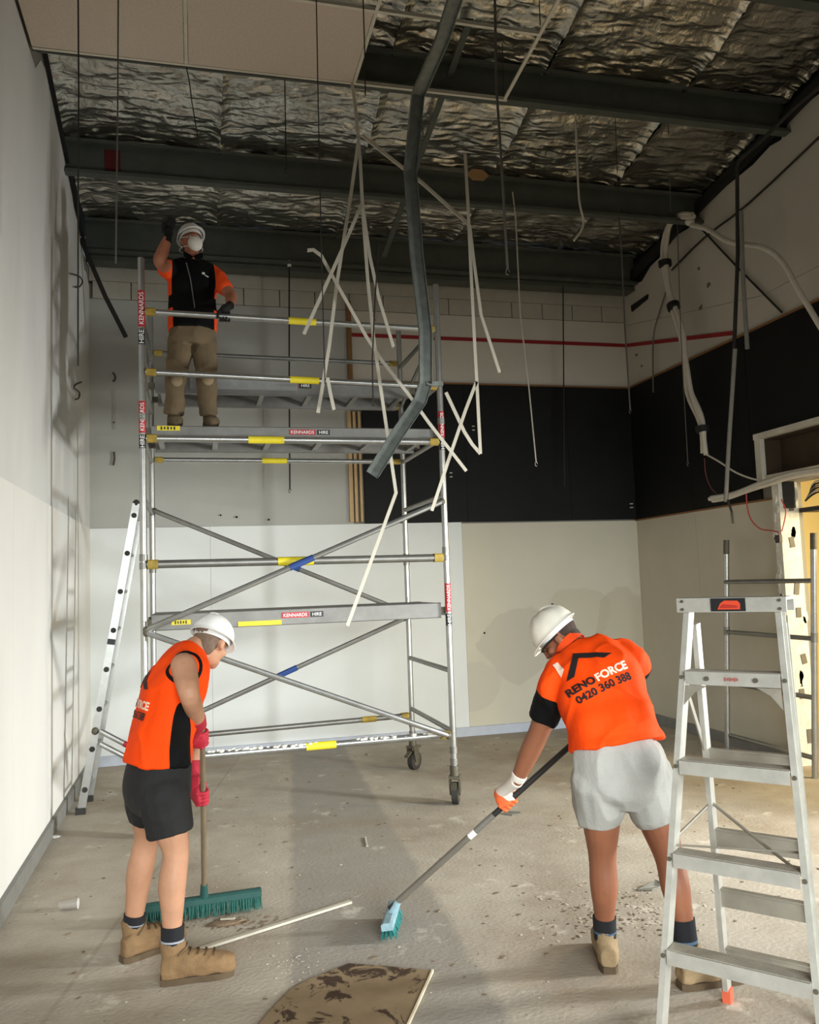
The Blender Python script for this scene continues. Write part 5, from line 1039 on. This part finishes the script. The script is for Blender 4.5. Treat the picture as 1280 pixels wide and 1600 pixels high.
cu = tag(empty('plastic_cup', atz(104, 1414)), 'clear crushed plastic cup lying on the floor at the left', 'cup'); M_clr = mat('clear_plastic', (226, 222, 214), .15, var=.02); M_clr.node_tree.nodes['Principled BSDF'].inputs['Transmission Weight'].default_value = .8
cc = atz(107, 1414, .028); b = MB(); vs = []
for t, r in ((-.05, .022), (.05, .030), (.05, .0285), (-.05, .0205)):
    for k in range(16): a_ = 2*math.pi*k/16; vs.append(cc+V((t, 0, 0))+V((0, r*math.cos(a_), r*.9*math.sin(a_)+.002)))
b.add(vs, [((j % 4)*16+k, (j % 4)*16+(k+1) % 16, ((j+1) % 4)*16+(k+1) % 16, ((j+1) % 4)*16+k) for j in range(4) for k in range(16)]); b.build('wall_of_cup', M_clr, cu)
b = MB(); b.tube([cc+V((.05, .0295*math.cos(a_), .0265*math.sin(a_)+.002)) for a_ in np.linspace(0, 2*math.pi, 17)], .002, 6); b.build('rim', mat('rim_white', (236, 234, 228), .4), cu)
M_gs = mat('scrap_grey', (116, 112, 100), .85, var=.2, scale=20)
b = MB(); b.poly([atz(x, y, .03) if i in (2, 3) else atz(x, y, .006) for i, (x, y) in enumerate(((997, 1391), (1012, 1382), (1024, 1376), (1036, 1380), (1034, 1386), (1020, 1391)))], .006); tag(b.build('plaster_scrap', M_gs, smooth=0), 'grey broken scrap on the floor between the legs of the bending person', 'scrap')
b = MB(); b.poly([atz(x, y, .008) for x, y in ((783, 1271), (800, 1273), (814, 1271), (813, 1268), (795, 1267))], .006); tag(b.build('flat_scrap', M_gs, smooth=0), 'small flat dark scrap on the floor under the orange glove', 'scrap')
scrap(atz(352, 1443), .05, 'low heap of swept dirt in front of the green broom', mat('dirt_brown', (122, 102, 80), .95, var=.3, scale=40), h=.35, name='dirt_heap', cat='dirt', seed=5, elong=2.4)
b = MB(); a_ = atz(345, 1436, .02); b.bar(a_, a_+V((.07, -.03, .006)), .012, .008); tag(b.build('pale_chip', M_rail, smooth=0), 'pale splinter lying on the dirt heap by the green broom', 'scrap')
b = MB(); a_ = atz(571, 1308, .006); b.bar(a_, atz(574, 1322, .006), .012, .006); tag(b.build('pale_chip', M_rail, smooth=0), 'small white sliver on the grey strip of floor', 'scrap')
random.seed(11); b = MB()      # loose crumbs and chips swept about the floor
def chip(x, y, r):
    a_ = random.uniform(0, 6.28); e = random.uniform(.5, 2.0); c_, s_ = math.cos(a_), math.sin(a_); pts = [(r*e*math.cos(t+random.uniform(-.3, .3)), r*math.sin(t)) for t in (0, 1.3, 2.5, 3.8, 5.0)]; h = r*random.uniform(.2, .6)
    vs = [V((x+px*c_-py*s_, y+px*s_+py*c_, .0005)) for px, py in pts]; k = len(vs); b.add(vs+[V((q.x, q.y, h)) for q in vs], [tuple(range(k, 2*k))]+[(i, (i+1) % k, k+(i+1) % k, k+i) for i in range(k)])
for i in range(260): chip(random.uniform(-.95, 4.6), random.uniform(3.0, 8.6), random.choice((.003, .004, .006, .008, .011)))
for i in range(150): q = atz(random.gauss(960, 60), random.gauss(1430, 22)); chip(q.x, q.y, random.choice((.004, .006, .008)))
for i in range(90): q = atz(random.gauss(360, 40), random.gauss(1440, 7)); chip(q.x, q.y, random.choice((.005, .008, .012)))
o = b.build('floor_crumbs', mat('crumbs', (140, 122, 98), .9, var=.0, scale=4, rgb2=(96, 80, 62)), base=(1.5, 5, 0), smooth=0); o['kind'] = 'stuff'; o['label'] = 'dark crumbs and chips of demolition debris scattered over the floor'; o['category'] = 'debris'
random.seed(12); b = MB()
for i in range(200): chip(random.uniform(-.95, 4.6), random.uniform(3.0, 8.6), random.choice((.004, .005, .007)))
for i in range(150): q = atz(random.gauss(965, 60), random.gauss(1425, 22)); chip(q.x, q.y, random.choice((.004, .006, .009)))
for i in range(60): q = atz(random.gauss(465, 25), random.gauss(1505, 14)); chip(q.x, q.y, random.choice((.003, .005)))
o = b.build('pale_crumbs', mat('crumbs_pale', (188, 176, 156), .9), base=(1.5, 5, 0), smooth=0); o['kind'] = 'stuff'; o['label'] = 'pale plaster crumbs scattered over the floor'; o['category'] = 'debris'
